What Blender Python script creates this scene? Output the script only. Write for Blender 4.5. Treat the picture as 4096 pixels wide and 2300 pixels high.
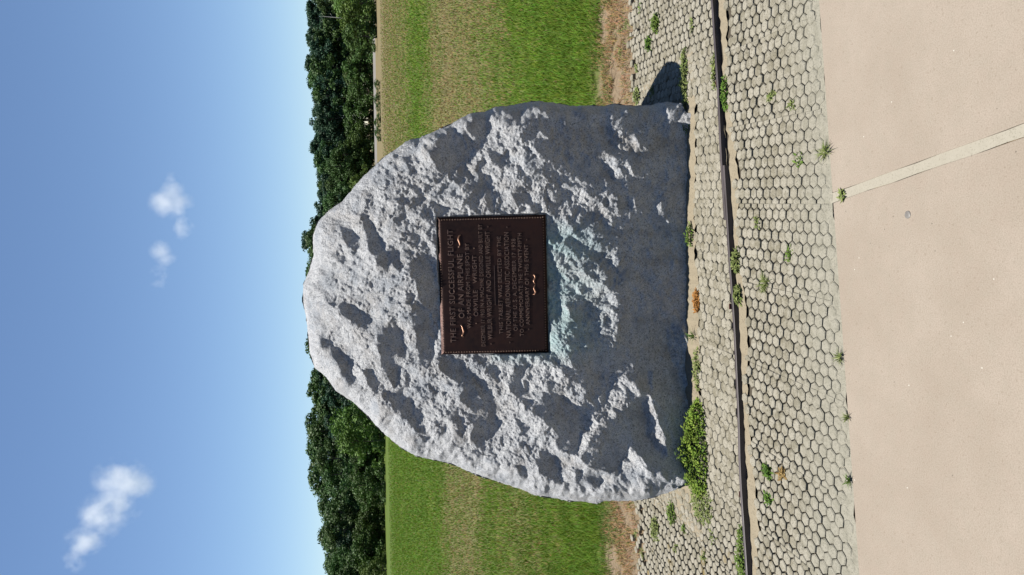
import bpy, bmesh, math, random
import numpy as np
from mathutils import Vector, Matrix
random.seed(7)
for o in list(bpy.data.objects): bpy.data.objects.remove(o)
scene = bpy.context.scene
# ------------------------------------------------------------------ camera (a phone held on its side: picture left = up)
CAM_H, PITCH, ROLL, FOC = 1.55, math.radians(11.1), math.radians(1.07), 2880.0    # focal length in photo pixels (4096 wide)
CAM = np.array([0.0, 0.0, CAM_H])
FWD = np.array([0.0, math.cos(PITCH), -math.sin(PITCH)])
R0, U0 = np.array([1.0, 0, 0]), np.array([0.0, math.sin(PITCH), math.cos(PITCH)])
RGT = math.cos(ROLL)*R0 - math.sin(ROLL)*U0
UPV = math.cos(ROLL)*U0 + math.sin(ROLL)*R0
cd = bpy.data.cameras.new('camera'); cam = bpy.data.objects.new('camera', cd); scene.collection.objects.link(cam)
cd.sensor_fit = 'HORIZONTAL'; cd.sensor_width = 36; cd.lens = 36*FOC/4096
cd.clip_start = 0.05; cd.clip_end = 20000
M = Matrix.Identity(4)
for r in range(3):
    M[r][0] = -UPV[r]; M[r][1] = RGT[r]; M[r][2] = -FWD[r]; M[r][3] = CAM[r]
cam.matrix_world = M
scene.camera = cam
# ------------------------------------------------------------------ sky and sun
SUN = Vector((-0.265, 0.04, 0.95)).normalized()
SUN_EL = math.asin(SUN.z); SUN_ROT = math.atan2(SUN.x, SUN.y)
wd = bpy.data.worlds.new('World'); scene.world = wd; wd.use_nodes = True
wn = wd.node_tree; wn.nodes.clear()
sky = wn.nodes.new('ShaderNodeTexSky'); sky.sky_type = 'NISHITA'; sky.sun_disc = False
sky.sun_elevation = SUN_EL; sky.sun_rotation = SUN_ROT
sky.air_density = 0.9; sky.dust_density = 0.0; sky.ozone_density = 4.2; sky.altitude = 0
bg = wn.nodes.new('ShaderNodeBackground'); bg.inputs[1].default_value = 0.056
wo = wn.nodes.new('ShaderNodeOutputWorld')
wn.links.new(sky.outputs[0], bg.inputs[0]); wn.links.new(bg.outputs[0], wo.inputs[0])
sl = bpy.data.lights.new('sun', 'SUN'); so = bpy.data.objects.new('sun', sl); scene.collection.objects.link(so)
sl.energy = 5.0; sl.angle = math.radians(0.53); sl.color = (1.0, 0.95, 0.87)
so.location = (0, 0, 30); so.rotation_euler = SUN.to_track_quat('Z', 'Y').to_euler()
vs = scene.view_settings; vs.view_transform = 'Standard'; vs.look = 'None'; vs.exposure = 1.25; vs.gamma = 1.0; vs.use_curve_mapping = False
scene.cycles.max_bounces = 8; scene.cycles.volume_bounces = 6; scene.cycles.transparent_max_bounces = 8
# ------------------------------------------------------------------ helpers
COL = scene.collection
def ray(px, py):
    """direction through a photo pixel (4096 x 2300)"""
    px = np.asarray(px, float)[..., None]; py = np.asarray(py, float)[..., None]
    return FOC*FWD + (1150-py)*RGT + (2048-px)*UPV
def ground(px, py, z=0.0):
    d = ray(px, py); t = (z-CAM_H)/d[..., 2:3]
    return CAM + d*t
def G(x, y, z=0.0):
    """ground point below a point of the 2575-wide view of the photo"""
    return ground(x*1.5906, y*1.5906, z)
def project(p):
    q = np.asarray(p, float)-CAM; f = q@FWD
    return 2048-FOC*(q@UPV)/f, 1150-FOC*(q@RGT)/f
def tag(o, label=None, cat=None, group=None, kind=None):
    for k_, v_ in (('label', label), ('category', cat), ('group', group), ('kind', kind)):
        if v_: o[k_] = v_
    return o
def link(o, parent=None):
    COL.objects.link(o)
    if parent is not None: o.parent = parent
    return o
def mesh_obj(name, verts, faces, mat=None, parent=None, smooth=False):
    me = bpy.data.meshes.new(name); me.from_pydata([tuple(map(float, v)) for v in verts], [], faces); me.update()
    if mat: me.materials.append(mat)
    if smooth: me.polygons.foreach_set('use_smooth', [True]*len(me.polygons))
    return link(bpy.data.objects.new(name, me), parent)
def np_mesh(name, V, F, mat, smooth=False):
    """fast mesh from arrays; F is (n,3) or (n,4)"""
    me = bpy.data.meshes.new(name); V = np.asarray(V, np.float32); F = np.asarray(F, np.int32); n, k = F.shape
    me.vertices.add(len(V)); me.vertices.foreach_set('co', V.ravel())
    me.loops.add(n*k); me.loops.foreach_set('vertex_index', F.ravel())
    me.polygons.add(n); me.polygons.foreach_set('loop_start', np.arange(0, n*k, k, dtype=np.int32))
    if smooth: me.polygons.foreach_set('use_smooth', np.ones(n, bool))
    me.materials.append(mat); me.update(calc_edges=True)
    return me
def set_col(me, cols, name='Col'):
    a = me.color_attributes.new(name, 'FLOAT_COLOR', 'POINT')
    c = np.ones((len(me.vertices), 4), np.float32); c[:, :3] = cols; a.data.foreach_set('color', c.ravel())
def empty(name, loc=(0, 0, 0)):
    o = bpy.data.objects.new(name, None); o.location = loc; o.empty_display_size = 0.1
    return link(o)
class NT:
    """small node-tree builder"""
    def __init__(s, name, rough=0.85, spec=0.3):
        s.m = bpy.data.materials.new(name); s.m.use_nodes = True; s.t = s.m.node_tree; s.t.nodes.clear()
        s.out = s.t.nodes.new('ShaderNodeOutputMaterial'); s.b = s.t.nodes.new('ShaderNodeBsdfPrincipled')
        s.t.links.new(s.b.outputs[0], s.out.inputs[0])
        s.b.inputs['Roughness'].default_value = rough; s.b.inputs['Specular IOR Level'].default_value = spec
        s.co = None
    def n(s, typ, **kw):
        nd = s.t.nodes.new(typ)
        for k_, v_ in kw.items(): setattr(nd, k_, v_)
        return nd
    def l(s, a, b): s.t.links.new(a, b)
    def put(s, sock, v):
        if v is None: return
        if isinstance(v, bpy.types.NodeSocket): s.l(v, sock)
        elif isinstance(v, (tuple, list)) and sock.type == 'RGBA' and len(v) == 3: sock.default_value = (*v, 1)
        else: sock.default_value = v
    def coord(s, kind='Object'):
        if s.co is None: s.co = s.n('ShaderNodeTexCoord')
        return s.co.outputs[kind]
    def pos(s): return s.n('ShaderNodeNewGeometry').outputs['Position']
    def noise(s, vec, scale, detail=3, rough=0.55, dist=0.0):
        nd = s.n('ShaderNodeTexNoise'); s.put(nd.inputs['Vector'], vec); nd.inputs['Scale'].default_value = scale
        nd.inputs['Detail'].default_value = detail; nd.inputs['Roughness'].default_value = rough; nd.inputs['Distortion'].default_value = dist
        return nd.outputs['Fac']
    def voro(s, vec, scale, feat='F1'):
        nd = s.n('ShaderNodeTexVoronoi', feature=feat); s.put(nd.inputs['Vector'], vec); nd.inputs['Scale'].default_value = scale
        return nd.outputs
    def ramp(s, fac, stops, interp='LINEAR'):
        nd = s.n('ShaderNodeValToRGB'); cr = nd.color_ramp; cr.interpolation = interp
        while len(cr.elements) < len(stops): cr.elements.new(0.5)
        for e, (p, c) in zip(cr.elements, stops):
            e.position = p; e.color = (*c, 1) if isinstance(c, (tuple, list)) else (c, c, c, 1)
        s.put(nd.inputs[0], fac)
        return nd.outputs[0]
    def mix(s, fac, a, b, mode='MIX'):
        nd = s.n('ShaderNodeMix', data_type='RGBA', blend_type=mode)
        s.put(nd.inputs[0], fac); s.put(nd.inputs[6], a); s.put(nd.inputs[7], b)
        return nd.outputs[2]
    def math(s, op, a, b=None, c=None, clamp=False):
        nd = s.n('ShaderNodeMath', operation=op, use_clamp=clamp)
        s.put(nd.inputs[0], a); s.put(nd.inputs[1], b)
        if c is not None: s.put(nd.inputs[2], c)
        return nd.outputs[0]
    def rng(s, v, a, b, c=0.0, d=1.0, smooth=True):
        nd = s.n('ShaderNodeMapRange', interpolation_type='SMOOTHSTEP' if smooth else 'LINEAR')
        s.put(nd.inputs[0], v)
        for i_, x_ in enumerate((a, b, c, d)): nd.inputs[1+i_].default_value = x_
        return nd.outputs[0]
    def sep(s, v):
        nd = s.n('ShaderNodeSeparateXYZ'); s.put(nd.inputs[0], v); return nd.outputs
    def mapping(s, v, scale=(1, 1, 1), loc=(0, 0, 0), rot=(0, 0, 0)):
        nd = s.n('ShaderNodeMapping'); s.put(nd.inputs[0], v); nd.inputs[1].default_value = loc
        nd.inputs[2].default_value = rot; nd.inputs[3].default_value = scale
        return nd.outputs[0]
    def bump(s, h, strength=0.3, dist=0.01, normal=None):
        nd = s.n('ShaderNodeBump'); nd.inputs['Strength'].default_value = strength; nd.inputs['Distance'].default_value = dist
        s.put(nd.inputs['Height'], h); s.put(nd.inputs['Normal'], normal)
        return nd.outputs[0]
    def done(s, color=None, normal=None, rough=None, metal=None, alb=0.385):
        if alb != 1 and color is not None: color = s.mix(1.0, color, (alb, alb, alb), 'MULTIPLY')      # colours above are as seen in print; alb brings them to real reflectance
        s.put(s.b.inputs['Base Color'], color); s.put(s.b.inputs['Normal'], normal); s.put(s.b.inputs['Roughness'], rough)
        s.put(s.b.inputs['Metallic'], metal)
        return s.m
# ------------------------------------------------------------------ lawn and bare soil: one sheet to the horizon
def lawn_material():
    k = NT('lawn_and_soil', 0.95, 0.1)
    p = k.pos(); s = k.sep(p)
    dist = k.math('ADD', s[1], k.math('MULTIPLY', k.math('SUBTRACT', k.noise(p, 0.3, 5, 0.65), 0.5), 6.0))
    near = k.math('ADD', s[1], k.math('MULTIPLY', k.math('SUBTRACT', k.noise(p, 2.6, 4), 0.5), 0.5))
    fine = k.noise(p, 30, 5, 0.7); mid = k.noise(k.mapping(p, (0.55, 2.2, 1)), 1.6, 4, 0.6); big = k.noise(p, 0.12, 3)
    far = k.noise(k.mapping(p, (0.25, 0.6, 1)), 1.0, 7, 0.72)
    green = k.mix(mid, (0.10, 0.19, 0.02), (0.20, 0.30, 0.045))
    green = k.mix(k.rng(fine, 0.35, 0.75), k.mix(0.45, green, (0.02, 0.05, 0.006)), green)
    dry = k.mix(mid, (0.235, 0.215, 0.095), (0.34, 0.29, 0.15))
    dry = k.mix(k.rng(fine, 0.4, 0.7, 0, 0.55), dry, (0.12, 0.15, 0.045))
    soil = k.mix(k.noise(p, 14, 6, 0.7), (0.25, 0.18, 0.11), (0.47, 0.37, 0.255))
    soil = k.mix(k.rng(k.noise(p, 60, 3), 0.5, 0.62, 0, 0.5), soil, (0.12, 0.08, 0.05))
    L = k.math('MULTIPLY', dist, 1/60.0)
    def dryness(stops): return k.ramp(L, stops)
    right = dryness([(0.0, 0.05), (8.0/60, 0.12), (10.0/60, 0.75), (15.0/60, 0.95), (20.0/60, 0.25), (22.0/60, 0.12), (25.0/60, 0.2), (31.0/60, 0.62), (40.0/60, 0.6), (44.0/60, 0.9), (1.0, 0.95)])
    left = dryness([(0.0, 0.05), (6.6/60, 0.12), (7.6/60, 0.65), (8.6/60, 0.4), (9.4/60, 0.15), (10.3/60, 0.3), (11.2/60, 0.8), (15.6/60, 0.72), (17.6/60, 0.05), (30/60, 0.05), (1.0, 0.12)])
    side = k.rng(s[0], -0.9, 0.9)
    d = k.mix(side, left, right)
    d = k.math('ADD', d, k.math('MULTIPLY', k.math('SUBTRACT', far, 0.5), 0.9), clamp=True)
    c = k.mix(d, green, dry)
    farmix = k.rng(s[1], 26, 60)
    pink = k.mix(0.5, dry, (0.30, 0.22, 0.14))
    c = k.mix(k.math('MULTIPLY', k.math('MULTIPLY', farmix, side), 0.8), c, pink)
    c = k.mix(k.rng(near, 4.95, 4.62), c, soil)
    return k.done(c, k.bump(fine, 0.6, 0.03))
M_LAWN = lawn_material()
ys = np.concatenate([[-40, -5, 0], np.linspace(2, 12, 26), np.geomspace(13, 3000, 30)]); xs = np.concatenate([-np.geomspace(3000, 6, 16), np.linspace(-5, 5, 21), np.geomspace(6, 3000, 16)])
V = [(x, y, -0.024 + (0.006*math.sin(x*1.7+y)*math.cos(y*1.3) if 4.6 < y < 60 and abs(x) < 40 else 0)) for y in ys for x in xs]
nxs = len(xs); F = [(j*nxs+i, j*nxs+i+1, (j+1)*nxs+i+1, (j+1)*nxs+i) for j in range(len(ys)-1) for i in range(nxs-1)]
tag(mesh_obj('ground', V, F, M_LAWN, smooth=True), 'mown lawn with green and straw-dry bands behind the boulder', None, None, 'structure')

# ------------------------------------------------------------------ paving bed
ED = Vector((1, 0.08, 0)).normalized(); EN = Vector((-ED.y, ED.x, 0))       # along / away from the walkway edge
W0 = Vector((0.0, 2.178, 0))                                                  # a point of the walkway edge
def edge(a, b, z=0.0):
    """a metres along the walkway edge (right positive), b metres beyond it"""
    p = W0 + ED*a + EN*b; return (p.x, p.y, z)
def sand_material(name, c1, c2):
    k = NT(name, 0.95, 0.1); p = k.pos()
    n1 = k.noise(p, 9, 5, 0.65); n2 = k.noise(p, 120, 3, 0.7)
    c = k.mix(n1, c1, c2); c = k.mix(k.rng(n2, 0.56, 0.66, 0, 0.55), c, (0.10, 0.075, 0.05))
    return k.done(c, k.bump(n2, 0.6, 0.004))
M_BED = sand_material('joint_soil', (0.075, 0.066, 0.05), (0.17, 0.145, 0.11))
M_SAND = sand_material('pale_sand', (0.36, 0.305, 0.215), (0.475, 0.415, 0.305))
paving = empty('hexagon_paving', edge(0, 0.4)); tag(paving, 'pavement of small pale hexagonal concrete cells around the boulder', None, None, 'structure')
def sheet(name, pts, mat, parent, zoff=None, n=1):
    org = parent.location if parent else Vector((0, 0, 0))
    return mesh_obj(name, [(p[0]-org.x, p[1]-org.y, p[2]-org.z) for p in pts], [tuple(range(len(pts)))], mat, parent)
rs = np.random.RandomState(5)
far_edge = [(x, 3.98 + 0.05*math.sin(x*3.1)+0.03*rs.randn()+0.02*x, -0.016) for x in np.linspace(2.6, -2.6, 60)]
sheet('bed', [edge(-2.6, -0.005, -0.016), edge(2.6, -0.005, -0.016)] + far_edge, M_BED, paving)

# ------------------------------------------------------------------ hexagonal cells
def paver_material():
    k = NT('hexagon_concrete', 0.92, 0.15); p = k.pos()
    n0 = k.noise(p, 3.2, 3); n1 = k.noise(p, 28, 5, 0.65); n2 = k.noise(p, 160, 4, 0.75); n3 = k.noise(p, 75, 3, 0.6)
    c = k.mix(n0, (0.485, 0.445, 0.355), (0.545, 0.52, 0.435))
    isl = k.n('ShaderNodeNewGeometry').outputs['Random Per Island']; c = k.mix(k.rng(isl, 0, 1, 0.0, 0.38, False), c, (0.30, 0.275, 0.20))
    n1 = k.math('ADD', n1, k.math('MULTIPLY', k.math('SUBTRACT', isl, 0.5), 0.12))
    c = k.mix(k.rng(n1, 0.42, 0.66, 0, 0.6), c, (0.225, 0.20, 0.13))
    c = k.mix(k.rng(n2, 0.53, 0.66, 0, 0.85), c, (0.09, 0.08, 0.055))
    s = k.sep(p); y = s[1]
    lich = k.math('MULTIPLY', k.rng(k.noise(p, 7, 3), 0.60, 0.68), k.rng(s[0], -0.9, -1.5))
    c = k.mix(k.math('MULTIPLY', lich, 0.75), c, (0.30, 0.21, 0.05))
    pale = k.math('MULTIPLY', k.rng(y, 2.55, 2.2), k.rng(n1, 0.2, 0.7, 0.5, 1))
    c = k.mix(k.math('MULTIPLY', pale, 0.5), c, (0.455, 0.45, 0.38))
    return k.done(c, k.bump(k.math('ADD', n2, k.math('MULTIPLY', n3, 1.5)), 0.75, 0.004))
M_HEX = paver_material()
HF = 0.0475; HR = HF/math.sqrt(3); MROT = math.radians(7.0)
MW, MH = 8*1.5*HR, 7*HF            # one moulded mat: 8 columns by 7 rows
def clip_poly(poly, a, b, c):
    """keep a*x+b*y<=c"""
    out = []
    for i in range(len(poly)):
        p, q = poly[i], poly[(i+1) % len(poly)]; dp = a*p[0]+b*p[1]-c; dq = a*q[0]+b*q[1]-c
        if dp <= 0: out.append(p)
        if dp*dq < 0:
            t = dp/(dp-dq); out.append((p[0]+(q[0]-p[0])*t, p[1]+(q[1]-p[1])*t))
    return out
STRIP = [(-1.9, 2.735), (-1.23, 2.79), (-0.75, 2.835), (-0.32, 2.86), (0.27, 2.905), (0.8, 2.955), (1.28, 3.0), (1.9, 3.06)]
def strip_y(x):
    return float(np.interp(x, [p[0] for p in STRIP], [p[1] for p in STRIP]))
def bed_far(x): return 4.13 + 0.06*math.sin(x*3.1) + 0.02*x
def boulder_front(x):
    """y of the boulder's foot, None where the boulder does not stand"""
    return 3.30 if -1.05 < x < 0.92 else None
rs = np.random.RandomState(21)
cells = []
ca, sa = math.cos(MROT), math.sin(MROT)
for mi in range(-9, 10):
    ph = rs.rand()*HF; jr = 0.012*rs.randn(); shift = 0.0
    for mj in range(-5, 10):
        ox, oy = mi*MW, mj*MH + ph
        for ci in range(0, 9):
            for cj in range(0, 7):
                cx = ox + ci*1.5*HR; cy = oy + cj*HF + (HF/2 if ci % 2 else 0)
                hexp = [(cx+HR*math.cos(a), cy+HR*math.sin(a)) for a in (math.radians(60*q) for q in range(6))]
                hexp = clip_poly(hexp, -1, 0, -(ox-0.0022)); hexp = clip_poly(hexp, 1, 0, ox+MW+0.0022)
                if len(hexp) < 3: continue
                area = abs(sum(hexp[i][0]*hexp[(i+1) % len(hexp)][1]-hexp[(i+1) % len(hexp)][0]*hexp[i][1] for i in range(len(hexp))))/2
                if area < 0.0004: continue
                mx = sum(q[0] for q in hexp)/len(hexp); my = sum(q[1] for q in hexp)/len(hexp)
                wx, wy = ca*mx+sa*my, 2.75-sa*mx+ca*my
                if not -2.3 < wx < 2.3: continue
                d = Vector((wx, wy, 0))-W0; b = d.dot(EN)
                if b < 0.024 or wy > bed_far(wx)+0.03*rs.randn(): continue
                sy = strip_y(wx)
                wob = 0.014*math.sin(wx*9)+0.012*rs.randn()
                if -0.060+wob < wy-sy < 0.034: continue
                bf = boulder_front(wx)
                if bf and bf-0.05+0.012*math.sin(wx*6) < wy < bf+0.75: continue
                if rs.rand() < 0.35*max(0, (wy-bed_far(wx)+0.22)/0.22): continue
                front = wy < sy
                gap = (0.0017 + 0.0027*min(1, max(0, (b-0.08)/0.42))) if front else (0.0015 + 0.0034*max(0, min(1, (abs(wx)-0.95)/0.3)) )
                cells.append((wx, wy, [(ca*q[0]+sa*q[1], 2.75-sa*q[0]+ca*q[1]) for q in hexp], gap, area))
def paver_geo(poly, cx, cy, gap, rng, top):
    """bevelled, slightly domed cell"""
    n = len(poly); r = sum(math.hypot(x-cx, y-cy) for x, y in poly)/n; k1 = 1-gap/r*0.9; k2 = k1-0.0048/r
    V, F = [], []
    js = [1+0.03*rng.uniform(-1, 1) for _ in range(n)]; tx, ty = 0.035*rng.uniform(-1, 1), 0.035*rng.uniform(-1, 1)
    for kk, z in ((k1, -0.022), (k1, top-0.0028), (k2, top)):
        for (x, y), j in zip(poly, js):
            s_ = kk*(j if kk == k2 else 1-0.35*abs(1-j)); X, Y = (x-cx)*s_, (y-cy)*s_
            V.append((X, Y, z+(tx*X+ty*Y if z > -0.02 else 0)))
    V.append((0, 0, top+0.0008))
    for lvl in range(2):
        for i in range(n): F.append((lvl*n+i, lvl*n+(i+1) % n, (lvl+1)*n+(i+1) % n, (lvl+1)*n+i))
    for i in range(n): F.append((2*n+i, 2*n+(i+1) % n, 3*n))
    return V, F
rng = random.Random(3)
cells.sort(key=lambda c_: c_[1]-0.08*c_[0])
near_, rest = [], []
for c_ in cells:
    vis = abs(c_[0]) < 0.47*c_[1]+0.02
    (near_ if vis and len(near_) < 300 else rest).append(c_)
for wx, wy, poly, gap, area in near_:
    V, F = paver_geo(poly, wx, wy, gap, rng, 0.0+0.0013*rng.gauss(0, 1))
    o = mesh_obj('paver', V, F, M_HEX, paving); o.location = Vector((wx, wy, 0))-paving.location
VV, FF = [], []
for wx, wy, poly, gap, area in rest:
    V, F = paver_geo(poly, wx, wy, gap, rng, 0.0+0.0018*rng.gauss(0, 1)); b0 = len(VV)
    VV += [(x+wx-paving.location.x, y+wy-paving.location.y, z) for x, y, z in V]; FF += [tuple(i+b0 for i in f) for f in F]
tag(mesh_obj('pavers_further_back', VV, FF, M_HEX, paving), kind='stuff')
# sandy margins: beside the metal edging, at the walkway and round the boulder's foot
def ribbon(name, left, right, z, mat, parent, jit=0.006, seed=1):
    r_ = np.random.RandomState(seed); n = len(left); o_ = parent.location
    V = [(p[0]-o_.x, p[1]-o_.y+jit*r_.randn(), z+0.002*r_.randn()-o_.z) for p in left] + [(p[0]-o_.x, p[1]-o_.y+jit*r_.randn(), z+0.002*r_.randn()-o_.z) for p in right]
    return mesh_obj(name, V, [(i, i+1, n+i+1, n+i) for i in range(n-1)], mat, parent)
xa = np.linspace(-2.3, 2.3, 160)
ribbon('sand_margin', [(x, strip_y(x)-0.062+0.014*math.sin(x*9)) for x in xa], [(x, strip_y(x)-0.006) for x in xa], -0.007, M_SAND, paving, 0.006, 3)
ribbon('sand_margin', [(x, strip_y(x)+0.012) for x in xa], [(x, strip_y(x)+0.034) for x in xa], -0.006, M_SAND, paving, 0.004, 4)
xb = np.linspace(-1.25, 1.15, 120)
ribbon('sand_margin', [(x, 3.255+0.012*math.sin(x*6)) for x in xb], [(x, 3.9) for x in xb], -0.0045, M_SAND, paving, 0.008, 5)
xw = np.linspace(-2.4, 2.4, 140)
ribbon('sand_margin', [edge(a, -0.004) for a in xw], [edge(a, 0.060) for a in xw], -0.0035, M_HEX, paving, 0.005, 6)

# ------------------------------------------------------------------ walkway
def walk_material():
    k = NT('tan_concrete', 0.9, 0.2); p = k.pos()
    n0 = k.rng(k.noise(p, 2.6, 6, 0.65), 0.3, 0.7); n1 = k.noise(p, 22, 4, 0.6); n2 = k.noise(p, 260, 3, 0.7); n3 = k.noise(p, 90, 2, 0.5)
    c = k.mix(n0, (0.455, 0.382, 0.308), (0.525, 0.45, 0.372)); c = k.mix(k.rng(n1, 0.35, 0.7, 0, 0.45), c, (0.455, 0.40, 0.325))
    c = k.mix(k.rng(n2, 0.35, 0.75, 0, 0.5), c, (0.27, 0.215, 0.16)); c = k.mix(k.rng(n3, 0.62, 0.70, 0, 0.35), c, (0.30, 0.24, 0.18))
    v = k.voro(p, 26)
    spk = k.math('MULTIPLY', k.math('LESS_THAN', v['Distance'], 0.055), k.math('GREATER_THAN', k.sep(v['Color'])[0], 0.93))
    c = k.mix(spk, c, (0.75, 0.71, 0.62))
    spk2 = k.math('MULTIPLY', k.math('LESS_THAN', v['Distance'], 0.06), k.math('LESS_THAN', k.sep(v['Color'])[0], 0.10))
    c = k.mix(k.math('MULTIPLY', spk2, 0.6), c, (0.12, 0.10, 0.08))
    return k.done(c, k.bump(n2, 0.35, 0.0025))
def joint_material():
    k = NT('pale_joint_concrete', 0.9, 0.2); p = k.pos(); n1 = k.noise(p, 40, 4, 0.65); n2 = k.noise(p, 210, 3, 0.7)
    c = k.mix(n1, (0.45, 0.415, 0.335), (0.55, 0.51, 0.42)); c = k.mix(k.rng(n2, 0.55, 0.7, 0, 0.55), c, (0.22, 0.20, 0.145))
    return k.done(c, k.bump(n2, 0.4, 0.002))
M_WALK, M_JOINT = walk_material(), joint_material()
walkway = empty('walkway', edge(0, -1.0)); tag(walkway, 'smooth tan concrete walkway in front of the boulder', None, None, 'structure')
JA = 0.286                               # where the joint strip meets the edge (metres along it)
def jp(side, b):                         # the strip runs towards the viewer, a little to the right
    return JA - 0.016*side*-1 + b*-0.016 + (0.0015*math.sin(b*23+side))
def slab(name, a0, a1, near):
    bs = np.linspace(-0.0, -6.0, 40)
    L = [(a0(b), b) for b in bs]; Rr = [(a1(b), b) for b in bs]; o_ = walkway.location; V = []
    for z in (0.0, -0.1):
        for a, b in L+Rr:
            q = edge(a, b-0.0045); V.append((q[0]-o_.x, q[1]-o_.y, z))
    n = len(bs); N2 = 2*n; F = []
    for i in range(n-1):
        F.append((i, i+1, n+i+1, n+i)); F.append((N2+n+i, N2+n+i+1, N2+i+1, N2+i))
        F.append((N2+i, N2+i+1, i+1, i)); F.append((n+i, n+i+1, N2+n+i+1, N2+n+i))
    F.append((0, n, N2+n, N2)); F.append((n-1, N2+n-1, N2+2*n-1, 2*n-1))
    o = mesh_obj(name, V, F, M_WALK, walkway)
    md = o.modifiers.new('bevel', 'BEVEL'); md.width = 0.0025; md.segments = 2; md.limit_method = 'ANGLE'
    return o
slab('slab', lambda b: jp(1, b)+0.0005, lambda b: 4.0, 0)
slab('slab', lambda b: -4.0, lambda b: jp(-1, b)-0.0005, 0)
bs = np.linspace(0.012, -5.9, 60); o_ = walkway.location
V = [Vector(edge(jp(1, b), b, -0.0022))-o_ for b in bs] + [Vector(edge(jp(-1, b), b, -0.0022))-o_ for b in bs]
mesh_obj('joint_strip', V, [(i, i+1, 60+i+1, 60+i) for i in range(59)], M_JOINT, walkway)
# round metal marker let into the walkway
k = NT('worn_steel', 0.45, 0.5); p = k.coord(); n = k.noise(p, 90, 3)
M_STEEL = k.done(k.mix(n, (0.07, 0.067, 0.062), (0.14, 0.13, 0.12)), k.bump(n, 0.3, 0.002), None, 0.0, 1)
dp = G(2283, 540); md = empty('survey_disc', dp); tag(md, 'small round grey metal disc set in the tan walkway', 'metal disc')
V, F = [], []; NS = 24
for r, z in ((0.0115, 0.0004), (0.0112, 0.0016), (0.0098, 0.0019), (0.0075, 0.0024), (0.0035, 0.0028)):
    V += [(r*math.cos(2*math.pi*i/NS), r*math.sin(2*math.pi*i/NS), z) for i in range(NS)]
V.append((0, 0, 0.0029))
for l_ in range(4): F += [(l_*NS+i, l_*NS+(i+1) % NS, (l_+1)*NS+(i+1) % NS, (l_+1)*NS+i) for i in range(NS)]
F += [(4*NS+i, 4*NS+(i+1) % NS, 5*NS) for i in range(NS)]
mesh_obj('cap', V, F, M_STEEL, md, True)
V = [(-0.003, -0.0006, 0.0033), (0.003, -0.0006, 0.0033), (0.003, 0.0006, 0.0033), (-0.003, 0.0006, 0.0033), (-0.003, -0.0006, 0.002), (0.003, -0.0006, 0.002), (0.003, 0.0006, 0.002), (-0.003, 0.0006, 0.002)]
mesh_obj('slot_bar', V, [(0, 1, 2, 3), (0, 4, 5, 1), (1, 5, 6, 2), (2, 6, 7, 3), (3, 7, 4, 0)], M_STEEL, md)
# ------------------------------------------------------------------ steel edging strips
k = NT('weathered_edging', 0.42, 0.5); p = k.pos(); n = k.noise(k.mapping(p, (6, 30, 30)), 1.0, 4); n2 = k.noise(p, 3, 2)
M_EDGE = k.done(k.mix(k.rng(n, 0.3, 0.8), k.mix(n2, (0.013, 0.010, 0.012), (0.022, 0.013, 0.013)), (0.045, 0.036, 0.039)), k.bump(n, 0.2, 0.002), k.rng(n, 0.2, 0.8, 0.5, 0.7), 0.0, 1)
M_RUST = NT('rusty_steel', 0.6, 0.4).done((0.14, 0.035, 0.022))
def edging(x0, x1, off, h0, h1, name, label, mat=M_EDGE, th=0.013):
    n_ = 70; X = np.linspace(x0, x1, n_); V, F = [], []; base = Vector((x0, strip_y(x0)+off, 0))
    sec = [(-th/2, -0.06), (-th/2, -0.004), (-th*0.62, -0.003), (-th*0.62, 0.0), (-th*0.4, 0.002), (th*0.4, 0.002), (th*0.62, 0.0), (th*0.62, -0.004), (th/2, -0.006), (th/2, -0.06)]
    for i, x in enumerate(X):
        h = h0+(h1-h0)*i/(n_-1) + 0.002*math.sin(x*5); w = 0.003*math.sin(x*4.2)+0.0016*math.sin(x*13)
        for sy, sz in sec: V.append((x-base.x, strip_y(x)+off+w+sy-base.y, h+sz))
    m_ = len(sec)
    for i in range(n_-1): F += [(i*m_+j, (i+1)*m_+j, (i+1)*m_+j+1, i*m_+j+1) for j in range(m_-1)]
    F += [tuple(range(m_))[::-1], tuple((n_-1)*m_+j for j in range(m_))]
    r = empty(name, base); tag(r, label, 'edging', 'metal edging strips across the paving')
    mesh_obj('strip', V, F, mat, r)
    return r, base
# short stakes hold the strips on the side away from the viewer
def stake(root, base, x, off, h):
    y = strip_y(x)+off+0.009; V = []
    for z in (-0.06, h-0.006):
        for a, b in ((-0.012, 0), (0.012, 0), (0.012, 0.004), (-0.012, 0.004)): V.append((x+a-base.x, y+b-base.y, z))
    mesh_obj('stake', V, [(0, 3, 2, 1), (4, 5, 6, 7), (0, 1, 5, 4), (1, 2, 6, 5), (2, 3, 7, 6), (3, 0, 4, 7)], M_RUST, root)
er, eb = edging(-2.4, 0.52, -0.0, 0.019, 0.014, 'metal_edging', 'long dark metal edging strip from the left up to the overlap')
for x in (-1.6, -0.9, -0.1): stake(er, eb, x, 0.0, 0.030)
er, eb = edging(0.28, 2.4, 0.0185, 0.015, 0.012, 'metal_edging', 'shorter dark metal edging strip on the right, overlapping behind the long one')
for x in (0.9, 1.6): stake(er, eb, x, 0.0185, 0.018)
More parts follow.
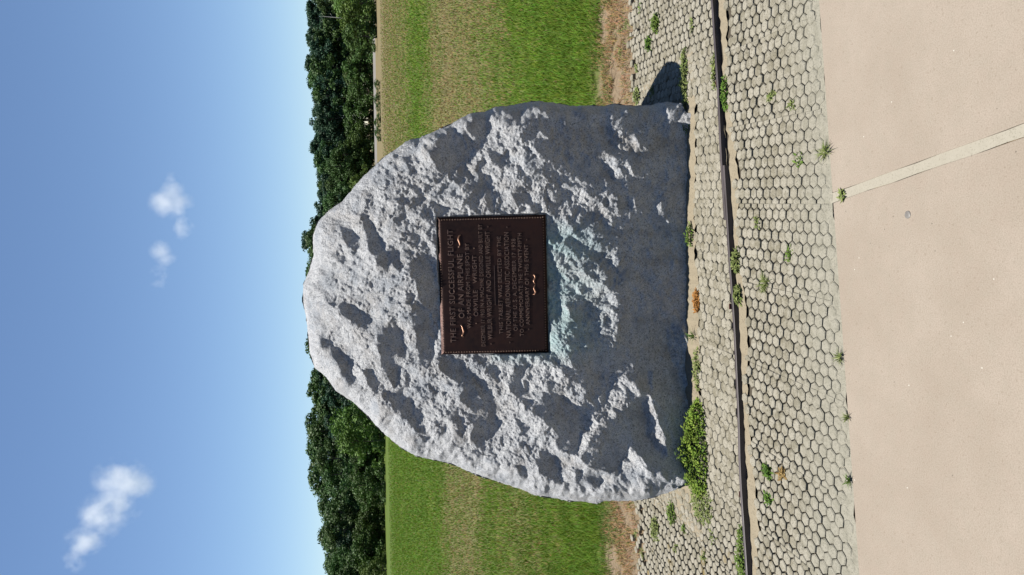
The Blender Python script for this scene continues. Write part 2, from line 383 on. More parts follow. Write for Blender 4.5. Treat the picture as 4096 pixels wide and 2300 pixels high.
# ------------------------------------------------------------------ boulder relief
# The rock face is described as a map of facets: how far each facet leans back.  The map is integrated
# (Poisson) into one relief, so the facets become real planes, ledges and hollows of the stone.
RZ = 0.8711
def rz2src(X, Y):
    return 1180 + np.asarray(X, float) / RZ, 380 + np.asarray(Y, float) / RZ
def src2rz(px, py):
    return (np.asarray(px, float) - 1180) * RZ, (np.asarray(py, float) - 380) * RZ
SIL = [(1362,60),(1345,30),(1300,22),(1262,28),(1235,35),(1180,38),(1110,30),(1080,38),(1000,35),(960,38),(900,25),(850,20),
 (800,25),(740,38),(700,40),(660,58),(610,62),(575,80),(545,100),(500,120),(430,150),(400,154),(380,165),(350,190),(310,215),
 (280,245),(235,285),(200,325),(165,370),(120,400),(80,440),(62,490),(63,560),(48,615),(28,660),(27,720),(38,770),(44,830),
 (52,900),(68,950),(110,985),(140,1030),(200,1070),(245,1110),(280,1150),(320,1190),(370,1230),(420,1258),(500,1275),(545,1285),
 (600,1310),(650,1330),(700,1345),(740,1360),(790,1375),(835,1395),(900,1405),(960,1415),(1020,1420),(1050,1425),(1075,1416),
 (1120,1415),(1180,1415),(1240,1405),(1300,1388),(1340,1368),(1372,1345)]
DARK = [
 [(489,130),(555,120),(592,166),(607,211),(573,250),(552,256),(537,271),(498,265),(486,235),(483,211),(453,181),(489,169)],
 [(601,90),(646,78),(670,87),(664,133),(646,160),(628,148),(604,130)],
 [(697,69),(724,38),(790,25),(800,45),(778,84),(757,102),(733,102),(709,87)],
 [(555,271),(580,256),(610,265),(619,295),(595,289),(573,283)], [(676,205),(700,193),(706,229),(685,241)],
 [(757,346),(811,349),(823,370),(772,380)], [(673,331),(694,349),(688,416),(664,401)], [(622,325),(649,310),(652,340),(625,346)],
 [(795,25),(1290,20),(1262,60),(1290,110),(1400,115),(1400,820),(1135,800),(1125,650),(1085,420),(1000,345),(915,300),(830,300),(800,240),(790,180),(812,100)],
 [(1130,790),(1400,810),(1400,1350),(1330,1330),(1200,1300),(1180,1210),(1205,1050),(1190,1000),(1090,985),(1040,900),(1120,880)],
 [(1076,1147),(1178,1057),(1210,1069),(1225,1178),(1264,1241),(1300,1260),(1358,1339),(1241,1319),(1170,1229),(1139,1280),(1100,1315),(1026,1300),(998,1268),(1041,1170)],
 [(979,1319),(1076,1319),(1057,1362),(979,1362)], [(1174,1390),(1319,1374),(1280,1398),(1217,1420)],
 [(888,1045),(979,1084),(990,1123),(1045,1170),(1002,1155),(990,1260),(912,1233),(905,1200),(920,1194),(888,1139)],
 [(960,900),(1040,900),(1080,960),(1060,1000),(1000,1010),(960,1030),(940,980),(975,950)],
 [(572,1044),(598,1019),(634,1020),(677,1029),(710,1058),(711,1105),(699,1134),(706,1170),(655,1203),(627,1210),(612,1185),(623,1156),(641,1138),(627,1105),(576,1062)],
 [(771,1127),(822,1149),(815,1196),(789,1178)], [(836,1272),(861,1250),(898,1261),(919,1315),(905,1344),(861,1319)],
 [(760,1286),(800,1304),(829,1358),(789,1322)],
 [(825,1087),(869,1044),(916,1044),(974,1091),(974,1250),(919,1232),(912,1189),(876,1138),(833,1120)],
 [(742,997),(771,954),(815,925),(789,997),(818,1033),(778,1058),(742,1033)],
 [(511,917),(572,936),(590,975),(572,1001),(540,986),(511,943)], [(507,1091),(536,1084),(576,1113),(590,1156),(576,1170),(540,1131)],
 [(504,1272),(522,1232),(565,1225),(561,1257),(533,1275)],
 [(159,724),(188,728),(224,753),(275,782),(267,800),(231,807),(199,786),(159,764)],
 [(289,811),(336,786),(365,815),(383,854),(383,912),(358,941),(347,1017),(318,974),(300,930),(286,887)],
 [(239,956),(264,948),(289,1003),(292,1040),(262,1025)], [(119,862),(159,898),(188,930),(224,1003),(188,1017),(159,959),(127,901)],
 [(330,1060),(400,1050),(420,1120),(440,1165),(400,1120),(350,1105)],
 [(87,844),(108,822),(119,894),(94,880)],
 [(398,583),(452,558),(481,619),(502,713),(502,822),(466,742),(430,713),(427,656),(401,630)],
 [(408,728),(466,757),(470,807),(506,858),(488,862),(455,833),(427,844),(412,793)],
 [(430,844),(463,847),(481,901),(466,963),(437,945),(427,887)], [(119,558),(152,547),(195,569),(174,587),(137,580)],
 [(174,496),(231,496),(224,540),(181,525)], [(253,511),(300,507),(325,576),(300,594),(260,540)],
 [(159,466),(188,455),(220,495),(231,523),(174,523)], [(231,427),(260,419),(289,499),(289,523),(253,506)],
 [(434,170),(488,174),(492,253),(463,202)], [(390,239),(423,246),(423,275),(394,275)], [(318,336),(354,347),(340,369),(322,361)],
 [(275,267),(300,264),(300,293),(282,282)], [(380,307),(448,325),(434,351),(408,336)],
]
LIT = [
 [(1085,110),(1110,115),(1150,150),(1185,135),(1205,180),(1180,190),(1130,195),(1100,170)],
 [(1065,225),(1100,225),(1155,225),(1190,290),(1180,290),(1140,250),(1115,300),(1085,270)],
 [(940,170),(958,175),(955,220),(940,220)], [(988,150),(1000,200),(1052,215),(1048,230),(1000,220),(986,180)],
 [(1258,30),(1285,22),(1312,72),(1355,88),(1362,114),(1300,97),(1268,72)], [(818,160),(832,180),(874,230),(862,236),(816,185)],
 [(1155,350),(1185,350),(1192,400),(1160,392)], [(1235,402),(1272,368),(1284,402),(1245,418)],
 [(915,295),(960,320),(1040,345),(1130,350),(1125,420),(1060,420),(990,400),(940,380)],
 [(888,505),(930,640),(945,720),(962,770),(938,805),(908,740),(912,620),(888,545)],
 [(1295,810),(1350,810),(1372,870),(1340,930),(1367,1000),(1398,1050),(1370,1040),(1330,945),(1300,900)],
 [(1092,986),(1150,975),(1202,1041),(1163,1088),(1100,1131),(1080,1070)],
 [(1241,1045),(1264,1123),(1292,1194),(1300,1260),(1264,1241),(1225,1178),(1221,1108),(1206,1069)],
 [(1170,1221),(1202,1260),(1241,1315),(1358,1343),(1319,1374),(1202,1382),(1123,1382),(1092,1339),(1139,1280)],
 [(998,1159),(1026,1202),(994,1264),(984,1241)], [(1230,960),(1245,965),(1250,1020),(1235,1000)],
]
PLQ = [(497,428),(872,415),(885,895),(510,905)]        # plaque corners: top right, bottom right, bottom left, top left

def vnoise(x, y, seed):
    """smooth gradient noise, about -1..1"""
    rs = np.random.RandomState(seed); N = 256
    ang = rs.rand(N, N) * 2 * np.pi; gx, gy = np.cos(ang), np.sin(ang)
    xi = np.floor(x).astype(int); yi = np.floor(y).astype(int); fx = x - xi; fy = y - yi
    u = fx**3*(fx*(fx*6-15)+10); v = fy**3*(fy*(fy*6-15)+10)
    def d(i, j):
        a = (xi+i) % N; b = (yi+j) % N
        return gx[a, b]*(fx-i) + gy[a, b]*(fy-j)
    return 1.5*((d(0,0)*(1-u)+d(1,0)*u)*(1-v) + (d(0,1)*(1-u)+d(1,1)*u)*v)
def fbm(x, y, seed, octs=4, gain=0.5):
    t = 0; a = 1
    for o in range(octs):
        t = t + a*vnoise(x*2**o, y*2**o, seed+o); a *= gain
    return t
def chips(x, y, seed, slope=0.35):
    """conchoidal chips: every cell of a jittered grid is its own little tilted plane"""
    rs = np.random.RandomState(seed); N = 128; jx, jy = rs.rand(N, N), rs.rand(N, N); sx, sy, b = rs.randn(N, N)*slope, rs.randn(N, N)*slope, rs.randn(N, N)*0.12
    xi = np.floor(x).astype(int); yi = np.floor(y).astype(int); best = np.full(x.shape, 1e9); h = np.zeros(x.shape)
    for i in (-1, 0, 1):
        for j in (-1, 0, 1):
            a, c = (xi+i) % N, (yi+j) % N; dx = x-(xi+i+jx[a, c]); dy = y-(yi+j+jy[a, c]); d = dx*dx+dy*dy; m = d < best
            best = np.where(m, d, best); h = np.where(m, sx[a, c]*dx+sy[a, c]*dy+b[a, c], h)
    return h
def cells(x, y, seed):
    """one random value per fracture facet"""
    rs = np.random.RandomState(seed); N = 128; jx, jy, v = rs.rand(N, N), rs.rand(N, N), rs.rand(N, N)*2-1
    xi = np.floor(x).astype(int); yi = np.floor(y).astype(int); best = np.full(x.shape, 1e9); o = np.zeros(x.shape)
    for i in (-1, 0, 1):
        for j in (-1, 0, 1):
            a, c = (xi+i) % N, (yi+j) % N; d = (x-(xi+i+jx[a, c]))**2+(y-(yi+j+jy[a, c]))**2; m = d < best
            best = np.where(m, d, best); o = np.where(m, v[a, c], o)
    return o
def inside(poly, X, Y):
    c = np.zeros(X.shape, bool); n = len(poly)
    for i in range(n):
        x1, y1 = poly[i]; x2, y2 = poly[(i+1) % n]
        if y1 == y2: continue
        c ^= ((y1 > Y) != (y2 > Y)) & (X < (x2-x1)*(Y-y1)/(y2-y1) + x1)
    return c
def blur(a, n):
    for _ in range(n):
        p = np.pad(a, 1, mode='edge'); a = (p[:-2,1:-1]+2*p[1:-1,1:-1]+p[2:,1:-1])/4
        p = np.pad(a, 1, mode='edge'); a = (p[1:-1,:-2]+2*p[1:-1,1:-1]+p[1:-1,2:])/4
    return a
RST = 2.0                                    # relief grid step (Z units)
RMM = 3.6/2880/RZ                            # metres per Z unit
def make_relief():
    nx, ny = 768, 768
    gx = np.arange(nx)*RST - 20; gy = np.arange(ny)*RST - 40
    X, Y = np.meshgrid(gx, gy, indexing='ij')
    Xw = X + 9*fbm(X/55, Y/55, 3, 3) ; Yw = Y + 9*fbm(X/55, Y/55, 11, 3)
    Xb = Xw + 45*fbm(X/120, Y/95, 13, 4, 0.6); Yb = Yw + 20*fbm(X/120, Y/120, 19, 3)
    Xs = X + 4*fbm(X/30, Y/30, 23, 3); Ys = Y + 4*fbm(X/30, Y/30, 31, 3)
    # leaning back everywhere, most near the top; nearly plumb low down
    k = 0.45 + 0.66*np.clip((420-X)/380, 0, 1) + 0.25*np.clip((Y-1150)/250, 0, 1)
    k -= 0.20*np.clip((X-820)/160, 0, 1)*np.clip((1000-Y)/150, 0, 1)
    k += 0.20*fbm(X/60, Y/60, 41, 3)
    rough = np.ones_like(k)
    for p in DARK:
        big = len(p) > 11 and (max(q[0] for q in p) > 1390)
        m = inside(p, Xb, Yb) if big else inside(p, Xw, Yw)
        k[m] = -0.33 if not big else -0.06
        rough[m] = 0.32 if not big else 0.62
    for p in LIT:
        m = inside(p, Xs, Ys); k[m] = 0.85; rough[m] = 1.0
    m = inside(PLQ, X, Y); k[m] = 0.14; rough[m] = 0.2
    fx_, fy_ = (X+10*fbm(X/30, Y/30, 51, 3))*RMM, (Y+10*fbm(X/30, Y/30, 53, 3))*RMM
    k = k + (0.35+0.65*rough)*(0.36*cells(fx_/0.085, fy_/0.06, 55) + 0.52*cells(fx_/0.042, fy_/0.030, 57) + 0.50*cells(fx_/0.022, fy_/0.017, 59))
    m = inside(PLQ, X, Y); k[m] = 0.14
    k = blur(k, 1); rough = blur(rough, 3)
    Gx, Gy = k*0.95, -k*0.22                 # slope per metre along X (down) and Y (left)
    dx = RST*RMM
    # Neumann Poisson through mirrored FFT
    div = np.zeros_like(k)
    EPS = 0.35                               # slopes along the fall of the face count more than those across it
    fx = (Gx[1:]+Gx[:-1])/2*dx; fy = EPS*(Gy[:,1:]+Gy[:,:-1])/2*dx
    div[:-1] += fx; div[1:] -= fx; div[:,:-1] += fy; div[:,1:] -= fy
    D2 = np.block([[div, div[:, ::-1]], [div[::-1], div[::-1, ::-1]]])
    F = np.fft.rfft2(D2)
    wx = 2*np.cos(2*np.pi*np.fft.fftfreq(2*nx))-2; wy = 2*np.cos(2*np.pi*np.fft.rfftfreq(2*ny))-2
    den = wx[:,None]+EPS*wy[None,:]; den[0,0] = 1
    F /= den; F[0,0] = 0
    h = np.fft.irfft2(F, s=(2*nx, 2*ny))[:nx, :ny]
    # hackly fracture surface on top
    x, y = X*RMM, Y*RMM
    wxn = x + 0.02*fbm(x/0.09, y/0.09, 61, 2); wyn = y + 0.02*fbm(x/0.09, y/0.09, 67, 2)
    r1 = 1-np.abs(fbm(wxn/0.14, wyn/0.11, 71, 3)); c1 = blur(chips(wxn/0.085, wyn/0.07, 73), 1); c2 = blur(chips(wxn/0.036, wyn/0.03, 75), 1); c3 = blur(chips(x/0.017, y/0.015, 79), 1)
    h = h + rough*(0.008*r1 + 0.012*c1 + 0.0050*c2 + 0.0060*c3 + 0.0040*fbm(wxn/0.03, wyn/0.026, 85, 3) + 0.0020*fbm(x/0.012, y/0.012, 91, 2)) + 0.0022*fbm(x/0.035, y/0.03, 95, 3)
    # dressed bed for the plaque
    ins = inside([(PLQ[0][0]-4,PLQ[0][1]-4),(PLQ[1][0]+4,PLQ[1][1]-4),(PLQ[2][0]+4,PLQ[2][1]+4),(PLQ[3][0]-4,PLQ[3][1]+4)], X, Y)
    A = np.stack([np.ones(ins.sum()), X[ins], Y[ins]], 1); co = np.linalg.lstsq(A, h[ins], rcond=None)[0]
    plane = co[0]+co[1]*X+co[2]*Y
    ring = blur(ins.astype(float), 10)
    h = np.where(ins, np.minimum(h, plane-0.004), h*(1-ring)+np.minimum(h, plane+0.008)*ring)
    return gx, gy, h, co
def sample(h, X, Y):
    a = np.clip((np.asarray(X)+20)/RST, 0, h.shape[0]-1.001); b = np.clip((np.asarray(Y)+40)/RST, 0, h.shape[1]-1.001)
    i = a.astype(int); j = b.astype(int); a = a-i; b = b-j
    return (h[i,j]*(1-a)+h[i+1,j]*a)*(1-b) + (h[i,j+1]*(1-a)+h[i+1,j+1]*a)*b
# ------------------------------------------------------------------ boulder mesh
gxr, gyr, RELIEF, PCO = make_relief()
def boulder_mesh():
    full = SIL + [(1395, 1300), (1440, 1180), (1460, 950), (1460, 400), (1440, 150), (1400, 70)]
    P = np.array(full, float); C = np.array([760.0, 720.0])
    Q = np.vstack([P, P[:1]]); seg = np.hypot(*np.diff(Q, axis=0).T); cum = np.concatenate([[0], np.cumsum(seg)]); NTH = 1700
    tt = np.linspace(0, cum[-1], NTH, endpoint=False)
    bx = np.interp(tt, cum, Q[:, 0]); by = np.interp(tt, cum, Q[:, 1])
    rag = 2.4*fbm(tt/60, tt*0+9.3, 17, 2) + 2.6*fbm(tt/22, tt*0+3.3, 7, 4); dirx = bx-C[0]; diry = by-C[1]; ln = np.hypot(dirx, diry)
    bx = bx+rag*dirx/ln; by = by+rag*diry/ln
    rings = np.concatenate([np.linspace(0.02, 0.9, 290), 1-np.geomspace(0.1, 0.0008, 40)[1:], [1.0]])
    sil = np.array(SIL, float)
    def rimdist(X, Y):
        d = np.full(X.shape, 1e9)
        for a, b in zip(sil[:-1], sil[1:]):
            e = b-a; L2 = e@e; t = np.clip(((X-a[0])*e[0]+(Y-a[1])*e[1])/L2, 0, 1)
            d = np.minimum(d, np.hypot(X-a[0]-t*e[0], Y-a[1]-t*e[1]))
        return d*RMM
    h0 = np.mean(sample(RELIEF, np.full(40, 1378.0), np.linspace(150, 1250, 40)))
    def at(X, Y, yworld):
        d = ray(*rz2src(X, Y)); return CAM + d*((yworld/d[..., 1])[..., None])
    def front_y(X, Y, d):
        rel = sample(RELIEF, X, Y)-h0
        w = np.clip((X-200)/900, 0, 1)
        A = (0.12+0.12*w)*np.clip((1365-X)/110, 0.05, 1); R = (0.06+0.04*np.clip((Y-700)/500, 0, 1))*np.clip(1+0.55*fbm(X/70, Y/70, 131, 3), 0.3, 1.8); q = np.clip(1-d/R, 0, 1)
        return 3.372 - rel + A*(1-np.sqrt(np.maximum(1-q*q, 0)))
    X = C[0]+rings[:, None]*(bx-C[0])[None]; Y = C[1]+rings[:, None]*(by-C[1])[None]
    d = rimdist(X, Y)
    d[-1] = np.where(np.arange(NTH) >= 0, np.minimum(d[-1], d[-1]), 0)
    yf = front_y(X, Y, d)
    Vf = at(X, Y, yf).reshape(-1, 3)
    # rear half: rises from the rim and bulges backwards
    rb = np.linspace(0.985, 0.04, 46)
    Xb = C[0]+rb[:, None]*(bx-C[0])[None]; Yb = C[1]+rb[:, None]*(by-C[1])[None]
    yrim = yf[-1][None]
    db = (1-rb)[:, None]*np.hypot(bx-C[0], by-C[1])[None]*RMM
    q = np.clip(1-db/0.42, 0, 1); bulge = 0.50*np.sqrt(1-q*q)
    ycen = 4.15
    yb = yrim*(rb[:, None]**1.5)+ycen*(1-rb[:, None]**1.5) + bulge*0.8 + 0.03*fbm(Xb/110, Yb/110, 201, 4)
    # the rear tapers inward so that the stone does not widen behind its outline
    Vb = at(C[0]+(Xb-C[0]), C[1]+(Yb-C[1]), yrim+0*yb); Vb[..., 1] = yb
    Vb[..., 0] *= 1-0.10*np.clip((yb-yrim), 0, 1)
    Vb = Vb.reshape(-1, 3)
    nF = len(rings); nB = len(rb)
    def grid(n0, rows):
        i = np.arange(rows-1)[:, None]*NTH; j = np.arange(NTH)[None]; j2 = (j+1) % NTH
        return np.stack([n0+i+j, n0+i+NTH+j, n0+i+NTH+j2, n0+i+j2], -1).reshape(-1, 4)
    V = np.vstack([Vf, Vb]); F = grid(0, nF+nB)
    # close the two poles with small fans (as quads collapsed to the centre)
    c1 = Vf[:NTH].mean(0); c2 = Vb[-NTH:].mean(0); V = np.vstack([V, c1, c2]); a = len(V)-2
    j = np.arange(NTH); j2 = (j+1) % NTH; s0 = (nF+nB-1)*NTH
    tri1 = np.stack([np.full(NTH, a), j, j2], -1); tri2 = np.stack([np.full(NTH, a+1), s0+j2, s0+j], -1)
    return V, F, np.vstack([tri1, tri2])
def granite():
    k = NT('grey_granite', 0.8, 0.35); p = k.pos(); s = k.sep(p)
    n0 = k.noise(p, 2.4, 4, 0.6); n1 = k.noise(p, 85, 4, 0.7); n2 = k.noise(p, 190, 3, 0.75); n3 = k.noise(p, 14, 5, 0.65)
    c = k.mix(n0, (0.435, 0.452, 0.478), (0.60, 0.61, 0.62))
    c = k.mix(k.rng(n3, 0.42, 0.68, 0, 0.45), c, (0.29, 0.30, 0.325))
    c = k.mix(k.rng(n1, 0.53, 0.68, 0, 0.75), c, (0.10, 0.105, 0.12))
    c = k.mix(k.rng(n2, 0.56, 0.64, 0, 0.9), c, (0.055, 0.058, 0.065))
    n4 = k.noise(k.mapping(p, (1, 1, 1), (11, 3, 5)), 115, 4, 0.75)
    c = k.mix(k.rng(n2, 0.43, 0.34, 0, 0.75), c, (0.72, 0.72, 0.72)); c = k.mix(k.rng(n4, 0.57, 0.67, 0, 0.7), c, (0.76, 0.755, 0.74)); c = k.mix(k.rng(n4, 0.42, 0.33, 0, 0.75), c, (0.09, 0.095, 0.11))
    c = k.mix(k.rng(k.noise(p, 9, 4, 0.6), 0.50, 0.66, 0, 0.28), c, (0.25, 0.22, 0.19)); c = k.mix(k.rng(k.noise(k.mapping(p, (1, 1, 1), (3, 5, 7)), 7, 4, 0.6), 0.52, 0.66, 0, 0.38), c, (0.20, 0.24, 0.295))
    # verdigris washed out of the plaque
    vx = k.math('ADD', s[0], k.math('MULTIPLY', k.math('SUBTRACT', k.noise(p, 7, 4), 0.5), 0.12))
    lat = k.math('MULTIPLY', k.rng(vx, -0.42, -0.26), k.rng(vx, 0.38, 0.22))
    ver = k.math('MULTIPLY', k.rng(s[2], 0.30, 0.74), k.rng(s[2], 0.99, 0.95))
    g = k.math('MULTIPLY', k.math('MULTIPLY', lat, ver), k.rng(k.noise(k.mapping(p, (5, 5, 1.3)), 2.2, 4, 0.6), 0.30, 0.58, 0.35, 1))
    c = k.mix(k.math('MULTIPLY', g, 0.95), c, k.mix(0.45, c, (0.15, 0.44, 0.45)))
    # rusty water streaks low down
    st = k.noise(k.mapping(p, (7, 7, 0.8)), 1.0, 3)
    r_ = k.math('MULTIPLY', k.rng(st, 0.53, 0.68), k.rng(s[2], 0.8, 0.4))
    c = k.mix(k.math('MULTIPLY', r_, 0.25), c, (0.20, 0.16, 0.10))
    h = k.math('ADD', k.math('MULTIPLY', n1, 1.0), k.math('MULTIPLY', n2, 0.5)); h = k.math('ADD', h, k.math('MULTIPLY', n3, 1.2))
    return k.done(c, k.bump(h, 1.0, 0.011), alb=0.61)
M_GRAN = granite()
V, F, T = boulder_mesh()
org = np.array([-0.06, 3.75, 0.0])
me = bpy.data.meshes.new('granite_boulder'); n4, n3 = len(F), len(T); V = (V-org).astype(np.float32)
me.vertices.add(len(V)); me.vertices.foreach_set('co', V.ravel())
me.loops.add(n4*4+n3*3); me.loops.foreach_set('vertex_index', np.concatenate([F.ravel(), T.ravel()]).astype(np.int32))
me.polygons.add(n4+n3); me.polygons.foreach_set('loop_start', np.concatenate([np.arange(0, n4*4, 4), n4*4+np.arange(0, n3*3, 3)]).astype(np.int32))
me.polygons.foreach_set('use_smooth', np.ones(n4+n3, bool)); me.materials.append(M_GRAN); me.update(calc_edges=True); me.validate()
boulder = link(bpy.data.objects.new('granite_boulder', me)); boulder.location = org
tag(boulder, 'huge rough grey granite boulder standing on hexagonal paving', 'boulder')

# ------------------------------------------------------------------ bronze plaque
def bronze(name, c1, c2, rough):
    k = NT(name, rough, 0.5); p = k.coord(); n = k.noise(p, 9, 4, 0.6); n2 = k.noise(p, 60, 3)
    return k.done(k.mix(n, c1, c2), k.bump(n2, 0.15, 0.001), k.rng(n2, 0.3, 0.7, rough-0.08, rough+0.1), 0.75, 1)
M_BRZ = bronze('dark_bronze', (0.0065, 0.0038, 0.0034), (0.028, 0.009, 0.006), 0.5)
M_BRZ2 = bronze('rubbed_bronze', (0.085, 0.052, 0.04), (0.14, 0.088, 0.068), 0.42)
M_BRZ3 = bronze('polished_bronze', (0.16, 0.085, 0.055), (0.22, 0.12, 0.08), 0.36)
h0p = np.mean(sample(RELIEF, np.full(40, 1378.0), np.linspace(150, 1250, 40)))
def plq_point(X, Y):
    y = 3.372-(PCO[0]+PCO[1]*X+PCO[2]*Y-h0p)
    d = ray(*rz2src(X, Y)); return CAM + d*(y/d[1])
q = [Vector(plq_point(*c_)) for c_ in PLQ]; TR, BR, BL, TL = q
XD = ((TR-TL)+(BR-BL)).normalized(); YD = ((TL-BL)+(TR-BR)); YD = (YD-XD*YD.dot(XD)).normalized(); ZD = XD.cross(YD)
PW = ((TR-TL).length+(BR-BL).length)/2; PH = ((TL-BL).length+(TR-BR).length)/2; PC = (TR+BR+BL+TL)/4
plaque = empty('bronze_plaque'); PM = Matrix.Identity(4)
for r in range(3): PM[r][0] = XD[r]; PM[r][1] = YD[r]; PM[r][2] = ZD[r]; PM[r][3] = PC[r]
plaque.matrix_world = PM; tag(plaque, 'dark bronze plaque with raised lettering fixed to the boulder', 'plaque')
TH = 0.022; HWd, HHt = PW/2, PH/2
def pbox(name, x0, x1, y0, y1, z0, z1, mat, bev=0.002, par=None):
    V = [(x, y, z) for z in (z0, z1) for x, y in ((x0, y0), (x1, y0), (x1, y1), (x0, y1))]
    o = mesh_obj(name, V, [(3, 2, 1, 0), (4, 5, 6, 7), (0, 1, 5, 4), (1, 2, 6, 5), (2, 3, 7, 6), (3, 0, 4, 7)], mat, par or plaque)
    if bev: md_ = o.modifiers.new('bevel', 'BEVEL'); md_.width = bev; md_.segments = 2
    return o
fw = 0.021
panel = pbox('panel', -HWd+fw*0.8, HWd-fw*0.8, -HHt+fw*0.8, HHt-fw*0.8, -0.006, TH, M_BRZ, 0)
# mitred frame with a sloping outer moulding
prof = [(0.0, -0.014), (0.0, TH*0.25), (0.003, TH*0.36), (fw*0.95, TH*0.99), (fw, TH*1.01)]
FRAME = []                     # top, bottom, right, left
for nm, (ax, ay), (bx_, by_) in (('frame_rail', (-1, 1), (1, 1)), ('frame_rail', (1, -1), (-1, -1)), ('frame_stile', (1, 1), (1, -1)), ('frame_stile', (-1, -1), (-1, 1))):
    V, F = [], []
    for e_ in ((ax, ay), (bx_, by_)):
        for d_, z in prof: V.append((e_[0]*(HWd-d_), e_[1]*(HHt-d_), z))
    m_ = len(prof); F = [(i, m_+i, m_+i+1, i+1) for i in range(m_-1)]
    FRAME.append(mesh_obj(nm, V, F, M_BRZ, plaque))
# row of beads along the frame
bm = bmesh.new(); bmesh.ops.create_icosphere(bm, subdivisions=1, radius=0.0042); bead_me = bpy.data.meshes.new('bead'); bm.to_mesh(bead_me); bm.free()
bead_me.materials.append(M_BRZ2); bead_me.polygons.foreach_set('use_smooth', [True]*len(bead_me.polygons))
for i in range(52):
    for sy in (1, -1):
        o = link(bpy.data.objects.new('bead', bead_me), FRAME[0 if sy > 0 else 1]); o.location = (-HWd+0.012+(PW-0.024)*i/51, sy*(HHt-0.0135), TH*0.83)
for i in range(1, 39):
    for sx in (1, -1):
        o = link(bpy.data.objects.new('bead', bead_me), FRAME[2 if sx > 0 else 3]); o.location = (sx*(HWd-0.0135), -HHt+0.012+(PH-0.024)*i/39, TH*0.83)
def text(body, cy, height, width, cx=0.0, mat=M_BRZ2):
    cu = bpy.data.curves.new('lettering', 'FONT'); cu.body = body; cu.align_x = 'CENTER'; cu.align_y = 'CENTER'; cu.extrude = 0.05; cu.bevel_depth = 0.012; cu.resolution_u = 3
    cu.offset = -0.006; cu.space_character = 1.08
    tmp = link(bpy.data.objects.new('lettering_tmp', cu)); bpy.context.view_layer.update()
    dg = bpy.context.evaluated_depsgraph_get(); me_ = bpy.data.meshes.new_from_object(tmp.evaluated_get(dg)); bpy.data.objects.remove(tmp)
    co = np.zeros(len(me_.vertices)*3); me_.vertices.foreach_get('co', co); co = co.reshape(-1, 3)
    x0, x1, y0, y1 = co[:, 0].min(), co[:, 0].max(), co[:, 1].min(), co[:, 1].max()
    co[:, 0] = (co[:, 0]-(x0+x1)/2)/(x1-x0)*width; co[:, 1] = (co[:, 1]-(y0+y1)/2)/0.72*height; co[:, 2] = co[:, 2]/0.062*0.0028+0.001
    me_.vertices.foreach_set('co', co.ravel()); me_.materials.clear(); me_.materials.append(mat); me_.update(); me_.name = 'lettering'
    o = link(bpy.data.objects.new('lettering', me_), panel); o.location = (cx, cy, TH)
    return o
# (words, distance of the line's middle below the top edge, letter height, line width, centre) as shares of the plaque
LINES = [('THE FIRST SUCCESSFUL FLIGHT', 0.120, 0.048, 0.835, 0.0), ('OF AN AIRPLANE', 0.203, 0.048, 0.475, 0.0), ('WAS MADE FROM THIS SPOT BY', 0.272, 0.034, 0.63, 0.0),
 ('ORVILLE   WRIGHT', 0.337, 0.038, 0.45, 0.0), ('DECEMBER 17 1903 IN A MACHINE DESIGNED AND BUILT BY', 0.398, 0.034, 0.90, 0.0), ('-  WILBUR WRIGHT AND ORVILLE WRIGHT  -', 0.462, 0.040, 0.875, 0.0),
 ('THIS TABLET WAS ERECTED BY THE', 0.567, 0.034, 0.72, 0.0), ('-  NATIONAL AERONAUTIC ASSOCIATION  -', 0.636, 0.040, 0.86, 0.0), ('OF THE U. S. A. DECEMBER 17 1928', 0.700, 0.034, 0.68, 0.0),
 ('TO COMMEMORATE THE TWENTY-FIFTH', 0.757, 0.034, 0.76, 0.0), ('-  ANNIVERSARY OF THIS EVENT  -', 0.815, 0.034, 0.67, 0.0)]
for body, dy, hh, ww, cx in LINES: text(body, HHt-dy*PH, hh*PH*1.08, ww*PW*0.98, cx)
pbox('rule', -0.143*PW, 0.143*PW, HHt-0.517*PH-0.0011, HHt-0.517*PH+0.0011, TH-0.001, TH+0.003, M_BRZ2, 0, panel)
def flourish(pts, r, mat, name):
    """little tapering S-shaped scroll"""
    n = 26; ps = []
    for i in range(n):
        t = i/(n-1)*(len(pts)-1); a = int(min(t, len(pts)-2)); f = t-a
        p0, p1, p2, p3 = (Vector(pts[max(0, min(len(pts)-1, a+d_))]) for d_ in (-1, 0, 1, 2))
        ps.append(0.5*((2*p1)+(p2-p0)*f+(2*p0-5*p1+4*p2-p3)*f*f+(3*p1-p0-3*p2+p3)*f**3))
    V, F = [], []
    for i, p in enumerate(ps):
        tg = (ps[min(n-1, i+1)]-ps[max(0, i-1)]).normalized(); nr = Vector((-tg.y, tg.x)); rr = r*(0.55+0.9*math.sin(math.pi*i/(n-1))) 
        for j in range(6):
            a = j*math.pi/5; V.append((p.x+nr.x*rr*math.cos(a), p.y+nr.y*rr*math.cos(a), TH+rr*1.1*math.sin(a)))
    for i in range(n-1): F += [(i*6+j, (i+1)*6+j, (i+1)*6+j+1, i*6+j+1) for j in range(5)]
    mesh_obj(name, V, F, mat, panel, True)
def dotp(x, y, r, mat, name):
    o = link(bpy.data.objects.new(name, bead_me), panel); o.location = (x, y, TH); o.scale = (r/0.0036,)*3
for sx in (-1, 1):
    y0 = HHt-0.205*PH; x0 = sx*0.285*PW
    flourish([(x0, y0+0.004), (x0+sx*0.012, y0-0.001), (x0+sx*0.035, y0+0.006*sx), (x0+sx*0.052, y0+0.002), (x0+sx*0.058, y0-0.006)], 0.0028, M_BRZ3, 'scroll')
    dotp(x0, y0+0.004, 0.005, M_BRZ2, 'scroll_bud'); dotp(sx*0.272*PW, HHt-0.337*PH, 0.0035, M_BRZ2, 'stud')
y0 = HHt-0.885*PH
